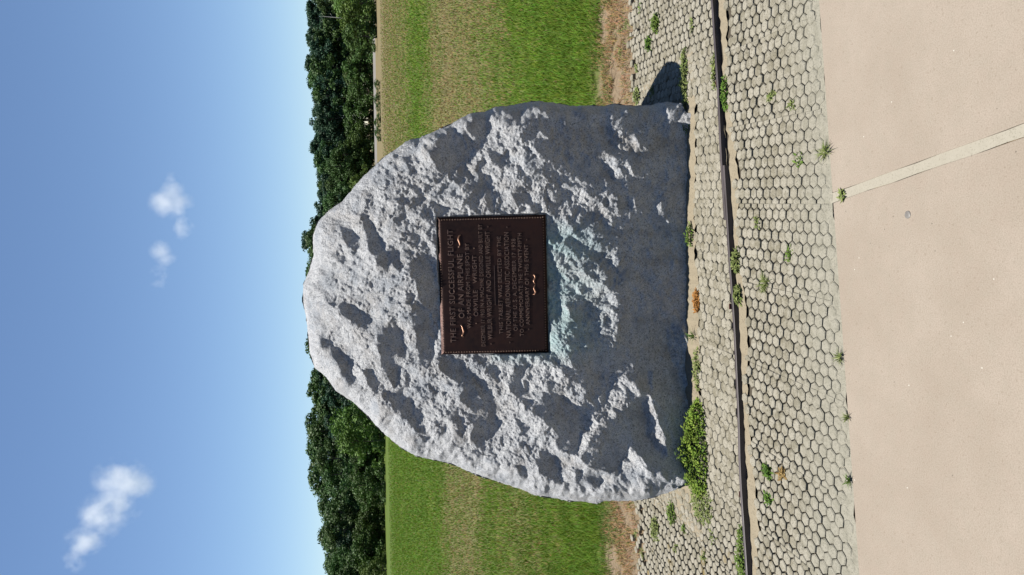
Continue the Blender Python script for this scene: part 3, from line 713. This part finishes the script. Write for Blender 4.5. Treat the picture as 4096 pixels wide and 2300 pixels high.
for sx in (-1, 1):
    flourish([(sx*0.002, y0-0.002), (sx*0.018, y0+0.004), (sx*0.036, y0-0.003), (sx*0.048, y0+0.002), (sx*0.046, y0+0.007)], 0.0030, M_BRZ3, 'scroll')
# ------------------------------------------------------------------ grass blades
def blade_material(name, trans=0.25):
    k = NT(name, 0.7, 0.1); a = k.n('ShaderNodeAttribute', attribute_name='Col')
    m = k.done(a.outputs['Color'], alb=1)
    tr = k.n('ShaderNodeBsdfTranslucent'); k.l(a.outputs['Color'], tr.inputs[0]); mx = k.n('ShaderNodeMixShader'); mx.inputs[0].default_value = trans
    k.l(k.b.outputs[0], mx.inputs[1]); k.l(tr.outputs[0], mx.inputs[2]); k.l(mx.outputs[0], k.out.inputs[0])
    return m
M_BLADE = blade_material('grass_blades')
def blades(P, H, W, ang, lean, cols, name):
    """P (n,3) roots; two-segment tapering bent blades"""
    n = len(P); dx, dy = np.cos(ang), np.sin(ang); sx, sy = -dy, dx
    V = np.zeros((n, 5, 3), np.float32)
    for i, (t, w) in enumerate(((0, 1), (0, -1), (0.55, 0.75), (0.55, -0.75), (1, 0))):
        off = lean*H*t*t
        V[:, i, 0] = P[:, 0]+dx*off+sx*w*W/2; V[:, i, 1] = P[:, 1]+dy*off+sy*w*W/2; V[:, i, 2] = P[:, 2]+H*t*(1-0.25*lean*t)
    b = (np.arange(n)*5)[:, None]
    F = np.concatenate([b+np.array([[0, 1, 3]]), b+np.array([[0, 3, 2]]), b+np.array([[2, 3, 4]])])
    me = np_mesh(name, V.reshape(-1, 3), F, M_BLADE); set_col(me, np.repeat(cols, 5, 0))
    return me
def band_dry(x, y):
    r_ = np.interp(y, [0, 7, 10.5, 15, 20, 22, 25, 31, 60], [.0, .1, .85, 1.0, .35, .15, .25, .7, .85])
    l_ = np.interp(y, [0, 5.8, 7.4, 8.8, 9.6, 11.4, 14.6, 18.5, 60], [.0, .1, .6, .4, .25, .78, .7, .08, .05])
    w = np.clip((x+0.9)/1.8, 0, 1); return l_*(1-w)+r_*w
rs = np.random.RandomState(77); N = 390000
u = rs.rand(N); y = 4.55*(80/4.55)**(u**1.35); x = (rs.rand(N)*2-1)*(0.44*y+0.5)
edge_y = 4.70+0.14*vnoise(x*1.3, y*0, 301)+0.12*vnoise(x*5, y*2, 302)+0.07*rs.randn(N)
keep = (rs.rand(N) < np.clip((y-edge_y)/0.32+0.12, 0, 1)) & (y > edge_y) & (rs.rand(N) < np.clip((85-y)/30, 0, 1))
x, y = x[keep], y[keep]; n = len(x)
patch = 0.7*vnoise(x/1.1, y/1.6, 310)+vnoise(x/0.35, y/0.35, 311)+0.5*vnoise(x/0.12, y/0.12, 312)
dry = np.clip(band_dry(x, y+(0.7+y*0.06)*(vnoise(x/1.5, y/1.5, 313)+0.6*vnoise(x/0.4, y/0.4, 314)))+0.36*patch-0.05, 0, 1); isdry = rs.rand(n) < dry*0.95+0.02
H = (0.04+0.035*rs.rand(n))*(1+0.5*np.clip((y-10)/40, 0, 1))*(1+0.25*patch)*np.where(isdry, 0.7, 1)*(1+np.clip((y-8)/30, 0, 1)*0.3); W = (0.0035+0.002*rs.rand(n))*(y/5.0)**0.95
g = np.stack([0.058+0.048*rs.rand(n), 0.108+0.068*rs.rand(n), 0.009+0.010*rs.rand(n)], 1)*(1+0.25*patch)[:, None]
d = np.stack([0.15+0.09*rs.rand(n), 0.125+0.07*rs.rand(n), 0.05+0.035*rs.rand(n)], 1)
cols = np.clip(np.where(isdry[:, None], d, g), 0.005, 1)
me = blades(np.stack([x, y, np.full(n, -0.026)], 1), H, W, rs.rand(n)*6.283, 0.25+0.6*rs.rand(n), cols, 'lawn_grass')
tag(link(bpy.data.objects.new('lawn_grass', me)), 'short mown lawn grass, green with straw-coloured bands', 'grass', None, 'stuff')
# thin dead grass on the bare strip between the lawn and the paving
N = 60000; y = 4.05+0.85*rs.rand(N); x = (rs.rand(N)*2-1)*2.6
dn = vnoise(x/0.25, y/0.25, 331)+0.6*vnoise(x/0.08, y/0.08, 332); keep = (dn > -0.25) & (rs.rand(N) < np.clip(0.12+(y-4.1)/0.55, 0, 1)); x, y, dn = x[keep], y[keep], dn[keep]; n = len(x)
gr = rs.rand(n) < np.clip(0.25+0.55*(y-4.45)/0.4, 0.15, 0.8)
c1 = np.stack([0.05+0.03*rs.rand(n), 0.085+0.04*rs.rand(n), 0.015+0.01*rs.rand(n)], 1); c2 = np.stack([0.19+0.09*rs.rand(n), 0.12+0.06*rs.rand(n), 0.06+0.03*rs.rand(n)], 1)
me = blades(np.stack([x, y, np.full(n, -0.026)], 1), 0.02+0.03*rs.rand(n), 0.003+0.002*rs.rand(n), rs.rand(n)*6.283, 0.5+0.9*rs.rand(n), np.where(gr[:, None], c1, c2), 'dead_grass')
tag(link(bpy.data.objects.new('dead_grass', me)), 'thin straw-coloured dead grass on the bare soil strip', 'dead grass', None, 'stuff')
# ------------------------------------------------------------------ weeds
def leaf_patch(n, rx, ry, h, ls, rs, hues, stalks=True):
    """broad-leaved weed: small pointed leaves spread through a low cushion"""
    a = rs.rand(n)*6.283; r = np.sqrt(rs.rand(n)); x = r*np.cos(a)*rx; y = r*np.sin(a)*ry
    lump = 0.65+0.5*vnoise(x/0.06+50, y/0.06+50, 5); top = h*np.clip(1-r**2.2, 0.08, 1)*lump; z = top*(0.25+0.75*rs.rand(n)**0.6)
    yaw = rs.rand(n)*6.283; pit = rs.uniform(-0.5, 0.9, n); L = ls*(0.6+0.8*rs.rand(n)); W = L*(0.35+0.2*rs.rand(n))
    f = np.stack([np.cos(yaw)*np.cos(pit), np.sin(yaw)*np.cos(pit), np.sin(pit)], 1); s = np.stack([-np.sin(yaw), np.cos(yaw), rs.uniform(-0.4, 0.4, n)], 1)
    P = np.stack([x, y, z], 1); up = np.cross(f, s)
    V = np.stack([P, P+f*(L*.45)[:, None]+s*(W/2)[:, None]-up*(0.1*L)[:, None], P+f*L[:, None]-up*(0.25*L)[:, None], P+f*(L*.45)[:, None]-s*(W/2)[:, None]-up*(0.1*L)[:, None]], 1)
    b = (np.arange(n)*4)[:, None]; F = b+np.array([[0, 1, 2, 3]])
    me = np_mesh('leaves', V.reshape(-1, 3), F, M_BLADE)
    t = rs.rand(n, 1); c = np.array(hues[0])*(1-t)+np.array(hues[1])*t; c = c*(0.7+0.6*rs.rand(n, 1)); set_col(me, np.repeat(c, 4, 0))
    return me
def tuft_mesh(n, h, spread, rs, hues, w=0.0035):
    a = rs.rand(n)*6.283; r = rs.rand(n)**0.7*spread*0.35
    P = np.stack([r*np.cos(a), r*np.sin(a), np.zeros(n)], 1); t = rs.rand(n, 1); c = (np.array(hues[0])*(1-t)+np.array(hues[1])*t)*(0.75+0.5*rs.rand(n, 1))
    me = blades(P, h*(0.5+0.7*rs.rand(n)), w*(0.8+0.6*rs.rand(n)), a+0.5*rs.randn(n), spread/h*(0.3+0.7*rs.rand(n)), c, 'leaves'); return me
GRN = ((0.045, 0.085, 0.012), (0.10, 0.14, 0.03)); LGT = ((0.075, 0.105, 0.028), (0.145, 0.165, 0.06)); STR = ((0.17, 0.11, 0.04), (0.24, 0.17, 0.07)); RST_ = ((0.20, 0.085, 0.02), (0.26, 0.13, 0.04))
DKG = ((0.028, 0.065, 0.010), (0.075, 0.13, 0.02))
rw = np.random.RandomState(404)
M_STEM = NT('weed_stem', 0.7, 0.2).done((0.09, 0.11, 0.03), alb=1)
def weed(px, py, kind, size, label, group=None, z=0.0, rx=None, ry=None, hues=None, n=None, h=None):
    p = G(px, py); o = empty('weed_clump' if kind == 'leaf' else 'grass_tuft', (p[0], p[1], z))
    if kind == 'leaf':
        me = leaf_patch(n or 260, rx or size, ry or size*0.6, h or size*0.5, 0.016, rw, hues or GRN)
    else:
        me = tuft_mesh(n or 60, h or size*0.7, size, rw, hues or LGT)
    link(bpy.data.objects.new('leaves', me), o)
    V, F = [], []                                      # a few stems at the root
    for q in range(5):
        a = q*1.26+rw.rand(); rr = 0.0012; b0 = len(V); ex, ey, ez = (rx or size)*0.35*math.cos(a), (ry or size*0.6)*0.35*math.sin(a), (h or size*0.5)*0.6
        for t in (0, 1):
            for j in range(3): V.append((t*ex+rr*math.cos(j*2.09), t*ey+rr*math.sin(j*2.09), -0.01+t*(ez+0.01)))
        F += [(b0+j, b0+(j+1) % 3, b0+3+(j+1) % 3, b0+3+j) for j in range(3)]
    mesh_obj('stem', V, F, M_STEM, o)
    tag(o, label, 'weed', group or 'weeds growing round the boulder and in the paving')
    return o
weed(1757, 1130, 'leaf', 0.20, 'largest leafy green weed clump, at the left foot of the boulder', rx=0.245, ry=0.095, n=3000, h=0.135, hues=((0.055, 0.11, 0.012), (0.15, 0.20, 0.035)))
weed(1765, 1265, 'leaf', 0.12, 'low yellow-green weed mat beyond the left foot of the boulder', rx=0.10, ry=0.12, n=700, h=0.025, hues=LGT)
weed(1722, 195, 'leaf', 0.12, 'long bright weed strip beside the boulder shadow on the right', rx=0.155, ry=0.03, n=620, h=0.03, hues=LGT)
weed(1727, 312, 'leaf', 0.05, 'small weed at the right corner of the boulder foot', rx=0.05, ry=0.015, n=70, h=0.03, hues=DKG)
weed(1737, 590, 'leaf', 0.05, 'green weed at the boulder foot below the plaque, right of the rusty one', rx=0.06, ry=0.02, n=140, h=0.04)
weed(1752, 757, 'leaf', 0.05, 'rust-brown dried weed at the boulder foot below the plaque', rx=0.055, ry=0.028, n=330, h=0.012, hues=RST_)
weed(1743, 845, 'tuft', 0.05, 'thin-bladed sprig at the boulder foot left of the rusty weed', n=26, hues=DKG)
weed(1752, 930, 'leaf', 0.07, 'flat pale weed mat at the boulder foot near the big leafy clump', rx=0.11, ry=0.03, n=260, h=0.012, hues=LGT)
weed(1853, 655, 'leaf', 0.05, 'green weed pair against the metal edging, the right-hand one', rx=0.05, ry=0.022, n=260, h=0.03, hues=LGT)
weed(1857, 742, 'leaf', 0.05, 'green weed pair against the metal edging, the left-hand one', rx=0.042, ry=0.02, n=200, h=0.028, hues=LGT)
weed(1824, 235, 'leaf', 0.05, 'weed on the near side of the metal edging at the right', rx=0.08, ry=0.018, n=240, h=0.024, hues=DKG)
weed(1797, 180, 'leaf', 0.05, 'low weed on the far side of the metal edging at the right', rx=0.09, ry=0.016, n=200, h=0.018, hues=LGT)
weed(1866, 1395, 'leaf', 0.05, 'weed mat on the far side of the metal edging at the left end', rx=0.13, ry=0.035, n=420, h=0.03)
weed(1925, 712, 'tuft', 0.055, 'pale grass tuft spreading in the hexagons below the plaque', n=70, h=0.025)
weed(2077, 383, 'tuft', 0.05, 'grass tuft at the walkway edge on the right', n=45, h=0.022)
weed(2112, 900, 'tuft', 0.04, 'grass tuft at the walkway edge left of the joint strip', n=34, h=0.02)
weed(2133, 1050, 'tuft', 0.025, 'tiny sprig at the walkway edge in the left third', n=22, h=0.02)
weed(2135, 1208, 'tuft', 0.03, 'small dull tuft at the walkway edge near the left border', n=26, h=0.018, hues=DKG)
weed(2118, 492, 'leaf', 0.02, 'tiny weed on the pale joint strip of the walkway', rx=0.018, ry=0.012, n=40, h=0.012, hues=LGT)
weed(1650, 58, 'leaf', 0.06, 'green weed in the hexagons at the far right border', rx=0.055, ry=0.04, n=330, h=0.035)
weed(1632, 110, 'leaf', 0.05, 'darker weed in the hexagons, left of the one at the right border', rx=0.045, ry=0.03, n=200, h=0.03, hues=DKG)
weed(1603, 240, 'leaf', 0.05, 'weed in the paving just behind the boulder shadow', rx=0.05, ry=0.035, n=200, h=0.03, hues=LGT)
weed(1930, 1187, 'leaf', 0.04, 'round weed filling one hexagon in front of the left edging', rx=0.028, ry=0.03, n=130, h=0.016, hues=DKG)
weed(1966, 1192, 'leaf', 0.03, 'straw-yellow dried plant in a hexagon near the left edging', rx=0.022, ry=0.022, n=80, h=0.010, hues=STR)
weed(1932, 1255, 'leaf', 0.03, 'thin weed in the hexagons left of the straw-yellow plant', rx=0.022, ry=0.03, n=80, h=0.012, hues=DKG)
weed(1940, 240, 'leaf', 0.03, 'small weed in the hexagons on the right, halfway to the walkway', rx=0.018, ry=0.022, n=50, h=0.010, hues=LGT)
weed(1992, 265, 'leaf', 0.03, 'small weed in the right hexagons, the nearer of two', rx=0.016, ry=0.02, n=40, h=0.009, hues=LGT)
weed(1648, 1330, 'leaf', 0.06, 'yellow-green weed in the hexagons at the left border', rx=0.07, ry=0.05, n=330, h=0.03, hues=LGT)
weed(1690, 1290, 'leaf', 0.05, 'weed between the boulder and the left border, beyond the leafy clump', rx=0.06, ry=0.045, n=260, h=0.03)
PLACES = ['left of the boulder, halfway to the border', 'beyond the leafy clump on the left', 'nearest the left end of the edging', 'in the far left corner', 'right of the boulder shadow, by the border', 'behind the shadow tip', 'inside the boulder shadow', 'at the rear edge on the right', 'at the rear edge near the right border', 'in the far right corner', 'on the left, just beyond the edging', 'at the rear edge on the left', 'below the plaque, nearer the walkway', 'below the plaque, near the edging', 'on the right, near the walkway']
for (a, b), pl in zip(((1700, 1380), (1720, 1330), (1770, 1400), (1615, 1390), (1740, 60), (1600, 170), (1640, 230), (1560, 130), (1575, 60), (1610, 20), (1790, 1350), (1600, 1340), (1985, 640), (1905, 560), (2010, 400)), PLACES):
    weed(a, b, 'leaf', 0.03, 'little weed in a paving joint '+pl, 'little weeds in the paving joints', rx=0.02+0.015*rw.rand(), ry=0.014+0.012*rw.rand(), n=34, h=0.010, hues=GRN if rw.rand() < 0.5 else LGT)
# ------------------------------------------------------------------ woodland beyond the field
def leaf_material(name, c1, c2, trans=0.2):
    k = NT(name, 0.6, 0.2); info = k.n('ShaderNodeObjectInfo'); a = k.n('ShaderNodeAttribute', attribute_name='Col'); s = k.sep(a.outputs['Color'])
    c = k.mix(s[0], c1, c2); hs = k.n('ShaderNodeHueSaturation'); k.l(c, hs.inputs['Color'])
    k.l(k.rng(info.outputs['Random'], 0, 1, 0.485, 0.515, False), hs.inputs['Hue']); k.l(k.rng(info.outputs['Random'], 0, 1, 0.86, 1.16, False), hs.inputs['Value'])
    m = k.done(hs.outputs[0], alb=1)
    tr = k.n('ShaderNodeBsdfTranslucent'); k.l(hs.outputs[0], tr.inputs[0]); mx = k.n('ShaderNodeMixShader'); mx.inputs[0].default_value = trans
    k.l(k.b.outputs[0], mx.inputs[1]); k.l(tr.outputs[0], mx.inputs[2]); k.l(mx.outputs[0], k.out.inputs[0])
    return m
M_PINE = leaf_material('pine_foliage', (0.011, 0.034, 0.019), (0.030, 0.070, 0.034))
M_OAK = leaf_material('broadleaf_foliage', (0.016, 0.042, 0.010), (0.048, 0.092, 0.020))
M_BUSH = leaf_material('bush_foliage', (0.018, 0.045, 0.008), (0.050, 0.092, 0.016))
M_LIME = leaf_material('light_foliage', (0.035, 0.075, 0.010), (0.085, 0.14, 0.024))
k = NT('bark', 0.9, 0.1); n = k.noise(k.mapping(k.coord(), (6, 6, 1)), 2, 4); M_BARK = k.done(k.mix(n, (0.04, 0.033, 0.026), (0.11, 0.095, 0.08)), alb=1)
M_DEAD = NT('bleached_dead_wood', 0.9, 0.1).done((0.36, 0.34, 0.30), alb=1)
def tube(V, F, p0, p1, r0, r1, n=6):
    p0, p1 = Vector(p0), Vector(p1); d = (p1-p0).normalized(); a = d.orthogonal().normalized(); b = d.cross(a); i0 = len(V)
    for p, r in ((p0, r0), (p1, r1)):
        for j in range(n): V.append(tuple(p+a*r*math.cos(6.2832*j/n)+b*r*math.sin(6.2832*j/n)))
    F += [(i0+j, i0+(j+1) % n, i0+n+(j+1) % n, i0+n+j) for j in range(n)]
def crown_mesh(name, mat, rs, H, R, z0, nclump, per, leaf, shape):
    """leaf clumps spread through an uneven crown volume"""
    C = []
    while len(C) < nclump:
        t = rs.rand(); a = rs.rand()*6.283; z = z0+(H-z0)*t
        prof = {'round': math.sqrt(max(0, 1-(2*t-1)**2))*0.95+0.05, 'pine': 0.35+0.65*math.sin(math.pi*min(1, t*0.85+0.18)), 'bush': math.sqrt(max(0.02, 1-t**2.2))}[shape]
        rr = R*prof*(0.55+0.5*math.sqrt(rs.rand()))*(0.8+0.35*math.sin(3*a+7*t+rs.rand()*0.5))
        C.append((rr*math.cos(a), rr*math.sin(a), z, rs.uniform(0.6, 1.15)*R*0.26))
    C = np.array(C); n = nclump*per; ci = np.repeat(np.arange(nclump), per)
    v = rs.randn(n, 3); v /= np.linalg.norm(v, axis=1)[:, None]; rad = C[ci, 3]*(0.45+0.6*rs.rand(n))
    P = C[ci, :3]+v*rad[:, None]*np.array([1.15, 1.15, 0.72]); P[:, 2] = np.maximum(P[:, 2], 0.05)
    nrm = v+0.7*rs.randn(n, 3); nrm[:, 2] += 0.5; nrm /= np.linalg.norm(nrm, axis=1)[:, None]
    t1 = np.cross(nrm, rs.randn(n, 3)); t1 /= np.linalg.norm(t1, axis=1)[:, None]; t2 = np.cross(nrm, t1); L = (leaf*(0.6+0.8*rs.rand(n)))[:, None]
    V = np.stack([P-t1*L*0.5, P+t2*L*0.32, P+t1*L*0.5, P-t2*L*0.32], 1)
    b = (np.arange(n)*4)[:, None]; me = np_mesh(name, V.reshape(-1, 3), b+np.array([[0, 1, 2, 3]]), mat)
    cv = np.clip(0.5+0.17*rs.randn(nclump)[ci]+0.14*rs.randn(n), 0, 1); set_col(me, np.repeat(np.stack([cv]*3, 1), 4, 0))
    return me, C
def trunk_mesh(rs, H, r, C, bare, nl=7):
    V, F = [], []; p = Vector((0, 0, -0.2)); seg = 5
    for i in range(seg):
        q_ = Vector((rs.randn()*0.15, rs.randn()*0.15, H*0.85*(i+1)/seg)); tube(V, F, p, q_, r*(1-0.8*i/seg), r*(1-0.8*(i+1)/seg)); p = q_
    for c in C[rs.permutation(len(C))[:nl]]:
        zb = max(bare, c[2]*0.75); tube(V, F, (0, 0, zb), tuple(c[:3]), r*0.35, r*0.1, 5)
    me = bpy.data.meshes.new('trunk'); me.from_pydata(V, [], F); me.materials.append(M_BARK); me.update(); return me
rt = np.random.RandomState(11)
PROTO = {}
def proto(key, mat, H, R, z0, ncl, per, leaf, shape, r=0.16, count=3):
    PROTO[key] = []
    for i in range(count):
        c, C = crown_mesh('crown', mat, rt, H, R, z0, ncl, per, leaf, shape); PROTO[key].append((c, trunk_mesh(rt, H, r, C, z0), H))
proto('pine', M_PINE, 10.0, 2.3, 4.2, 50, 95, 0.30, 'pine', 0.17, 4)
proto('oak', M_OAK, 9.0, 3.1, 1.0, 80, 95, 0.30, 'round', 0.2, 4)
proto('bush', M_BUSH, 4.2, 2.4, 0.1, 46, 80, 0.24, 'bush', 0.09, 3)
proto('lime', M_LIME, 4.6, 2.6, 0.1, 50, 80, 0.24, 'bush', 0.09, 2)
def plant(key, x, y, h, label, group, name='tree', cat='tree', wide=1.0):
    c, t, H = PROTO[key][rt.randint(len(PROTO[key]))]; o = empty(name, (x, y, -0.03)); s = h/H; o.rotation_euler = (0, 0, rt.rand()*6.28); o.scale = (s*wide, s*wide, s)
    link(bpy.data.objects.new('crown', c), o); link(bpy.data.objects.new('trunk', t), o)
    return tag(o, label, cat, group)
ORD = 'first second third fourth fifth sixth seventh eighth ninth tenth eleventh twelfth thirteenth fourteenth fifteenth sixteenth seventeenth eighteenth nineteenth twentieth twenty-first twenty-second twenty-third twenty-fourth twenty-fifth twenty-sixth twenty-seventh twenty-eighth twenty-ninth thirtieth'.split()
def place(px, dist):
    """world x for a point seen at 2575-view row px at that distance"""
    return (1150-px*1.5906)/FOC*dist*0.985
# right of the boulder: tall pines over a belt of bushes
for row, (dist, hh) in enumerate(((176, 14.6), (168, 14.0), (160, 13.0))):
    for i, px in enumerate(np.arange(-24, 560, 34 if row else 30)):
        dd = dist+rt.uniform(-3, 3); h = hh*rt.uniform(0.88, 1.06)*(1.0 if px < 380 else 0.93)
        plant('pine' if rt.rand() < 0.72 else 'oak', place(px+rt.uniform(-10, 10)+row*11, dd), dd, h,
              [ORD[i]+' tall dark tree from the right border, back row of the wood', ORD[i]+' tall dark tree from the right border, middle row of the wood', ORD[i]+' tall tree from the right border, front of the wood'][row],
              'tall trees of the wood on the right', 'pine_tree', 'tree', 1.0 if row else 1.08)
for i, px in enumerate(np.arange(-20, 560, 27)):
    dd = 150+rt.uniform(-4, 4); plant('bush', place(px+rt.uniform(-8, 8), dd), dd, rt.uniform(4.6, 6.3), ORD[i]+' bush from the right border in the belt under the tall wood', 'bushes at the foot of the right wood', 'bush', 'bush', 1.05)
for i, px in enumerate(np.arange(380, 560, 30)):
    dd = 150+rt.uniform(-3, 3); plant('oak', place(px+rt.uniform(-8, 8), dd), dd, rt.uniform(8, 10.5), ORD[i]+' broad dark tree from the right behind the right shoulder of the boulder', 'trees behind the right shoulder', 'broadleaf_tree')
plant('lime', place(42, 108), 108, 5.4, 'bright light-green bush at the right border, nearest of the wood', None, 'bush', 'bush', 1.15)
plant('lime', place(2, 111), 111, 6.0, 'bright bush cut off by the right border beside the nearest one', None, 'bush', 'bush', 1.1)
plant('bush', place(88, 106), 106, 4.6, 'dark green bush left of the bright bush at the right border', None, 'bush', 'bush', 1.1)
plant('lime', place(452, 118), 118, 4.4, 'light green bush peeping over the right shoulder of the boulder', None, 'bush', 'bush', 1.0)
# behind and left of the boulder: broad trees down to the grass
for row, (dist, hh) in enumerate(((150, 13.9), (140, 12.8), (126, 10.0))):
    for i, px in enumerate(np.arange(1450, 560, -44 if row else -40)):
        low = 1.0-0.24*np.clip((px-1150)/300, 0, 1); dd = dist+rt.uniform(-4, 4)-row*np.clip((px-1100)/300, 0, 1)*4
        plant('oak' if rt.rand() < 0.8 else 'pine', place(px+rt.uniform(-14, 14)+row*15, dd), dd, hh*low*rt.uniform(0.88, 1.07),
              [ORD[i]+' tall tree from the left border, back row of the wood', ORD[i]+' dark broad tree from the left border, middle row of the wood', ORD[i]+' broad tree from the left border, front row of the wood'][row], 'broad trees of the wood on the left', 'broadleaf_tree', 'tree', 1.1)
for i, px in enumerate(np.arange(1440, 900, -30)):
    dd = 116+rt.uniform(-4, 4); plant('bush' if rt.rand() < 0.75 else 'oak', place(px+rt.uniform(-9, 9), dd), dd, rt.uniform(3.4, 5.6), ORD[i]+' leafy bush from the left border along the field edge', 'bushes along the left field edge', 'bush', 'bush', 1.0)
plant('lime', place(1100, 100), 100, 6.2, 'light green small tree beside the left shoulder of the boulder', None, 'broadleaf_tree', 'tree', 0.95)
plant('lime', place(1060, 104), 104, 7.2, 'yellow-green tree close behind the left shoulder of the boulder', None, 'broadleaf_tree', 'tree', 0.9)
plant('bush', place(1210, 104), 104, 4.5, 'rounded bush standing forward of the left wood', None, 'bush', 'bush', 1.0)
plant('lime', place(1425, 108), 108, 3.8, 'small light bush at the foot of the wood by the left border', None, 'bush', 'bush', 0.9)
# bleached dead trunks
def snag(px, dist, z0, h, r, label, lean):
    x = place(px, dist); V, F = [], []; top = Vector((lean, 0, h)); tube(V, F, (0, 0, -0.2), top*0.55, r, r*0.7); tube(V, F, top*0.55, top, r*0.7, r*0.25)
    o = empty('dead_tree', (x, dist, z0)); mesh_obj('trunk', V, F, M_DEAD, o); V, F = [], []
    tube(V, F, top*0.8, top*0.8+Vector((0.8, 0, 0.5)), r*0.3, r*0.12, 5); tube(V, F, top*0.62, top*0.62+Vector((-0.6, 0.2, 0.6)), r*0.3, r*0.12, 5)
    mesh_obj('branch', V, F, M_DEAD, o); tag(o, label, 'dead tree')
snag(46, 156, 0, 10.5, 0.17, 'slender bleached dead trunk in front of the dark pines at the right', 0.3)
snag(262, 156, 0, 7.4, 0.15, 'short bleached dead stub above the bushes right of the boulder', -0.2)
# pale service road and its low hedge on the right
k = NT('pale_road', 0.9, 0.2); M_ROAD = k.done(k.mix(k.noise(k.pos(), 0.4, 3), (0.28, 0.27, 0.25), (0.36, 0.34, 0.31)))
o = mesh_obj('road', [(-20, 139, -0.1), (95, 121, -0.1), (95, 122, 0.30), (-20, 140, 0.30), (95, 127, 0.36), (-20, 145, 0.36), (95, 130, -0.1), (-20, 148, -0.1)], [(0, 1, 2, 3), (3, 2, 4, 5), (5, 4, 6, 7)], M_ROAD); tag(o, 'thin pale road in front of the wood on the right', None, None, 'structure')
for i, px in enumerate((205, 232, 246, 262, 285, 303, 325, 345)):
    dd = 88+rt.uniform(-1, 1); plant('bush', place(px+rt.uniform(-3, 3), dd), dd, rt.uniform(0.45, 0.8), ORD[i]+' low shrub from the right in the broken row along the pale road', 'low shrubs by the road', 'shrub', 'shrub', 1.6)
# ------------------------------------------------------------------ three small fair-weather clouds
def cloud(name, px, py, dist, lobes, dens, label, seed):
    """lobes: (up, right, size) in metres round the cloud's centre, in the plane facing the viewer"""
    d = ray(px*1.5906, py*1.5906); d = d/np.linalg.norm(d); c = CAM+d*dist
    k = bpy.data.materials.new(name+'_vapour'); k.use_nodes = True; t = k.node_tree; t.nodes.clear()
    out = t.nodes.new('ShaderNodeOutputMaterial'); vol = t.nodes.new('ShaderNodeVolumePrincipled'); vol.inputs['Color'].default_value = (1, 1, 1, 1); vol.inputs['Anisotropy'].default_value = 0.1
    tc = t.nodes.new('ShaderNodeTexCoord')
    def mth(op, a, b=None, cl=False):
        n_ = t.nodes.new('ShaderNodeMath'); n_.operation = op; n_.use_clamp = cl
        for i_, v_ in enumerate((a, b)):
            if v_ is None: continue
            if isinstance(v_, (int, float)): n_.inputs[i_].default_value = v_
            else: t.links.new(v_, n_.inputs[i_])
        return n_.outputs[0]
    nz = t.nodes.new('ShaderNodeTexNoise'); nz.inputs['Scale'].default_value = 0.016; nz.inputs['Detail'].default_value = 7; nz.inputs['Roughness'].default_value = 0.62; nz.noise_dimensions = '4D'; nz.inputs['W'].default_value = seed
    t.links.new(tc.outputs['Object'], nz.inputs['Vector'])
    acc = None
    for up, rt_, sz, asp in lobes:
        mp = t.nodes.new('ShaderNodeMapping'); mp.vector_type = 'TEXTURE'; mp.inputs[1].default_value = (rt_, 0, up); mp.inputs[3].default_value = (sz*asp, sz*0.8, sz)
        t.links.new(tc.outputs['Object'], mp.inputs[0])
        ln = t.nodes.new('ShaderNodeVectorMath'); ln.operation = 'LENGTH'; t.links.new(mp.outputs[0], ln.inputs[0]); v = mth('SUBTRACT', 1.0, ln.outputs['Value'])
        acc = v if acc is None else mth('MAXIMUM', acc, v)
    f = mth('ADD', acc, mth('MULTIPLY', mth('SUBTRACT', nz.outputs['Fac'], 0.55), 3.9)); f = mth('MULTIPLY', f, 0.8, True)
    edge_ = mth('MULTIPLY', acc, 2.5, True)
    t.links.new(mth('MULTIPLY', mth('MULTIPLY', f, edge_), dens), vol.inputs['Density']); t.links.new(vol.outputs[0], out.inputs['Volume'])
    ext = [max(abs(l[1])+l[2]*l[3] for l in lobes), max(l[2]*0.8 for l in lobes), max(abs(l[0])+l[2] for l in lobes)]
    # closed body round the vapour: a rounded lump, not a box
    bm = bmesh.new(); bmesh.ops.create_icosphere(bm, subdivisions=3, radius=1.0); me = bpy.data.meshes.new(name)
    for v in bm.verts: v.co = Vector((v.co.x*ext[0]*1.25, v.co.y*ext[1]*1.25, v.co.z*ext[2]*1.25))
    bm.to_mesh(me); bm.free(); me.materials.append(k)
    o = link(bpy.data.objects.new('cloud', me)); o.location = c; o.rotation_euler = (0, 0, -math.atan2(d[0], d[1]))
    tag(o, label, 'cloud', 'small clouds in the blue sky')
PXM = 2200/FOC*1.5906         # metres per 2575-view pixel at 2200 m
P_ = lambda up, r, s, a=1.0: (up*PXM, r*PXM, s*1.2*PXM, a)
cloud('cloud', 290, 1250, 2200, [P_(-5, 45, 50, 0.9), P_(-30, 20, 45), P_(-10, -15, 48), P_(30, -40, 48), P_(52, -85, 42), P_(70, -120, 28)], 0.0158, 'largest white cloud, low on the left of the sky', 1.3)
cloud('cloud', 440, 525, 2200, [P_(5, 40, 30), P_(22, 10, 34), P_(-8, 0, 34, 1.3), P_(-14, -30, 30, 1.3), P_(5, 70, 18)], 0.0145, 'middle-sized wispy cloud high above the boulder, right of the smallest', 4.1)
cloud('cloud', 405, 665, 2200, [P_(0, 32, 24), P_(-12, 5, 24), P_(0, -22, 28), P_(8, -40, 20)], 0.0132, 'smallest cloud wisp high above the boulder', 7.7)
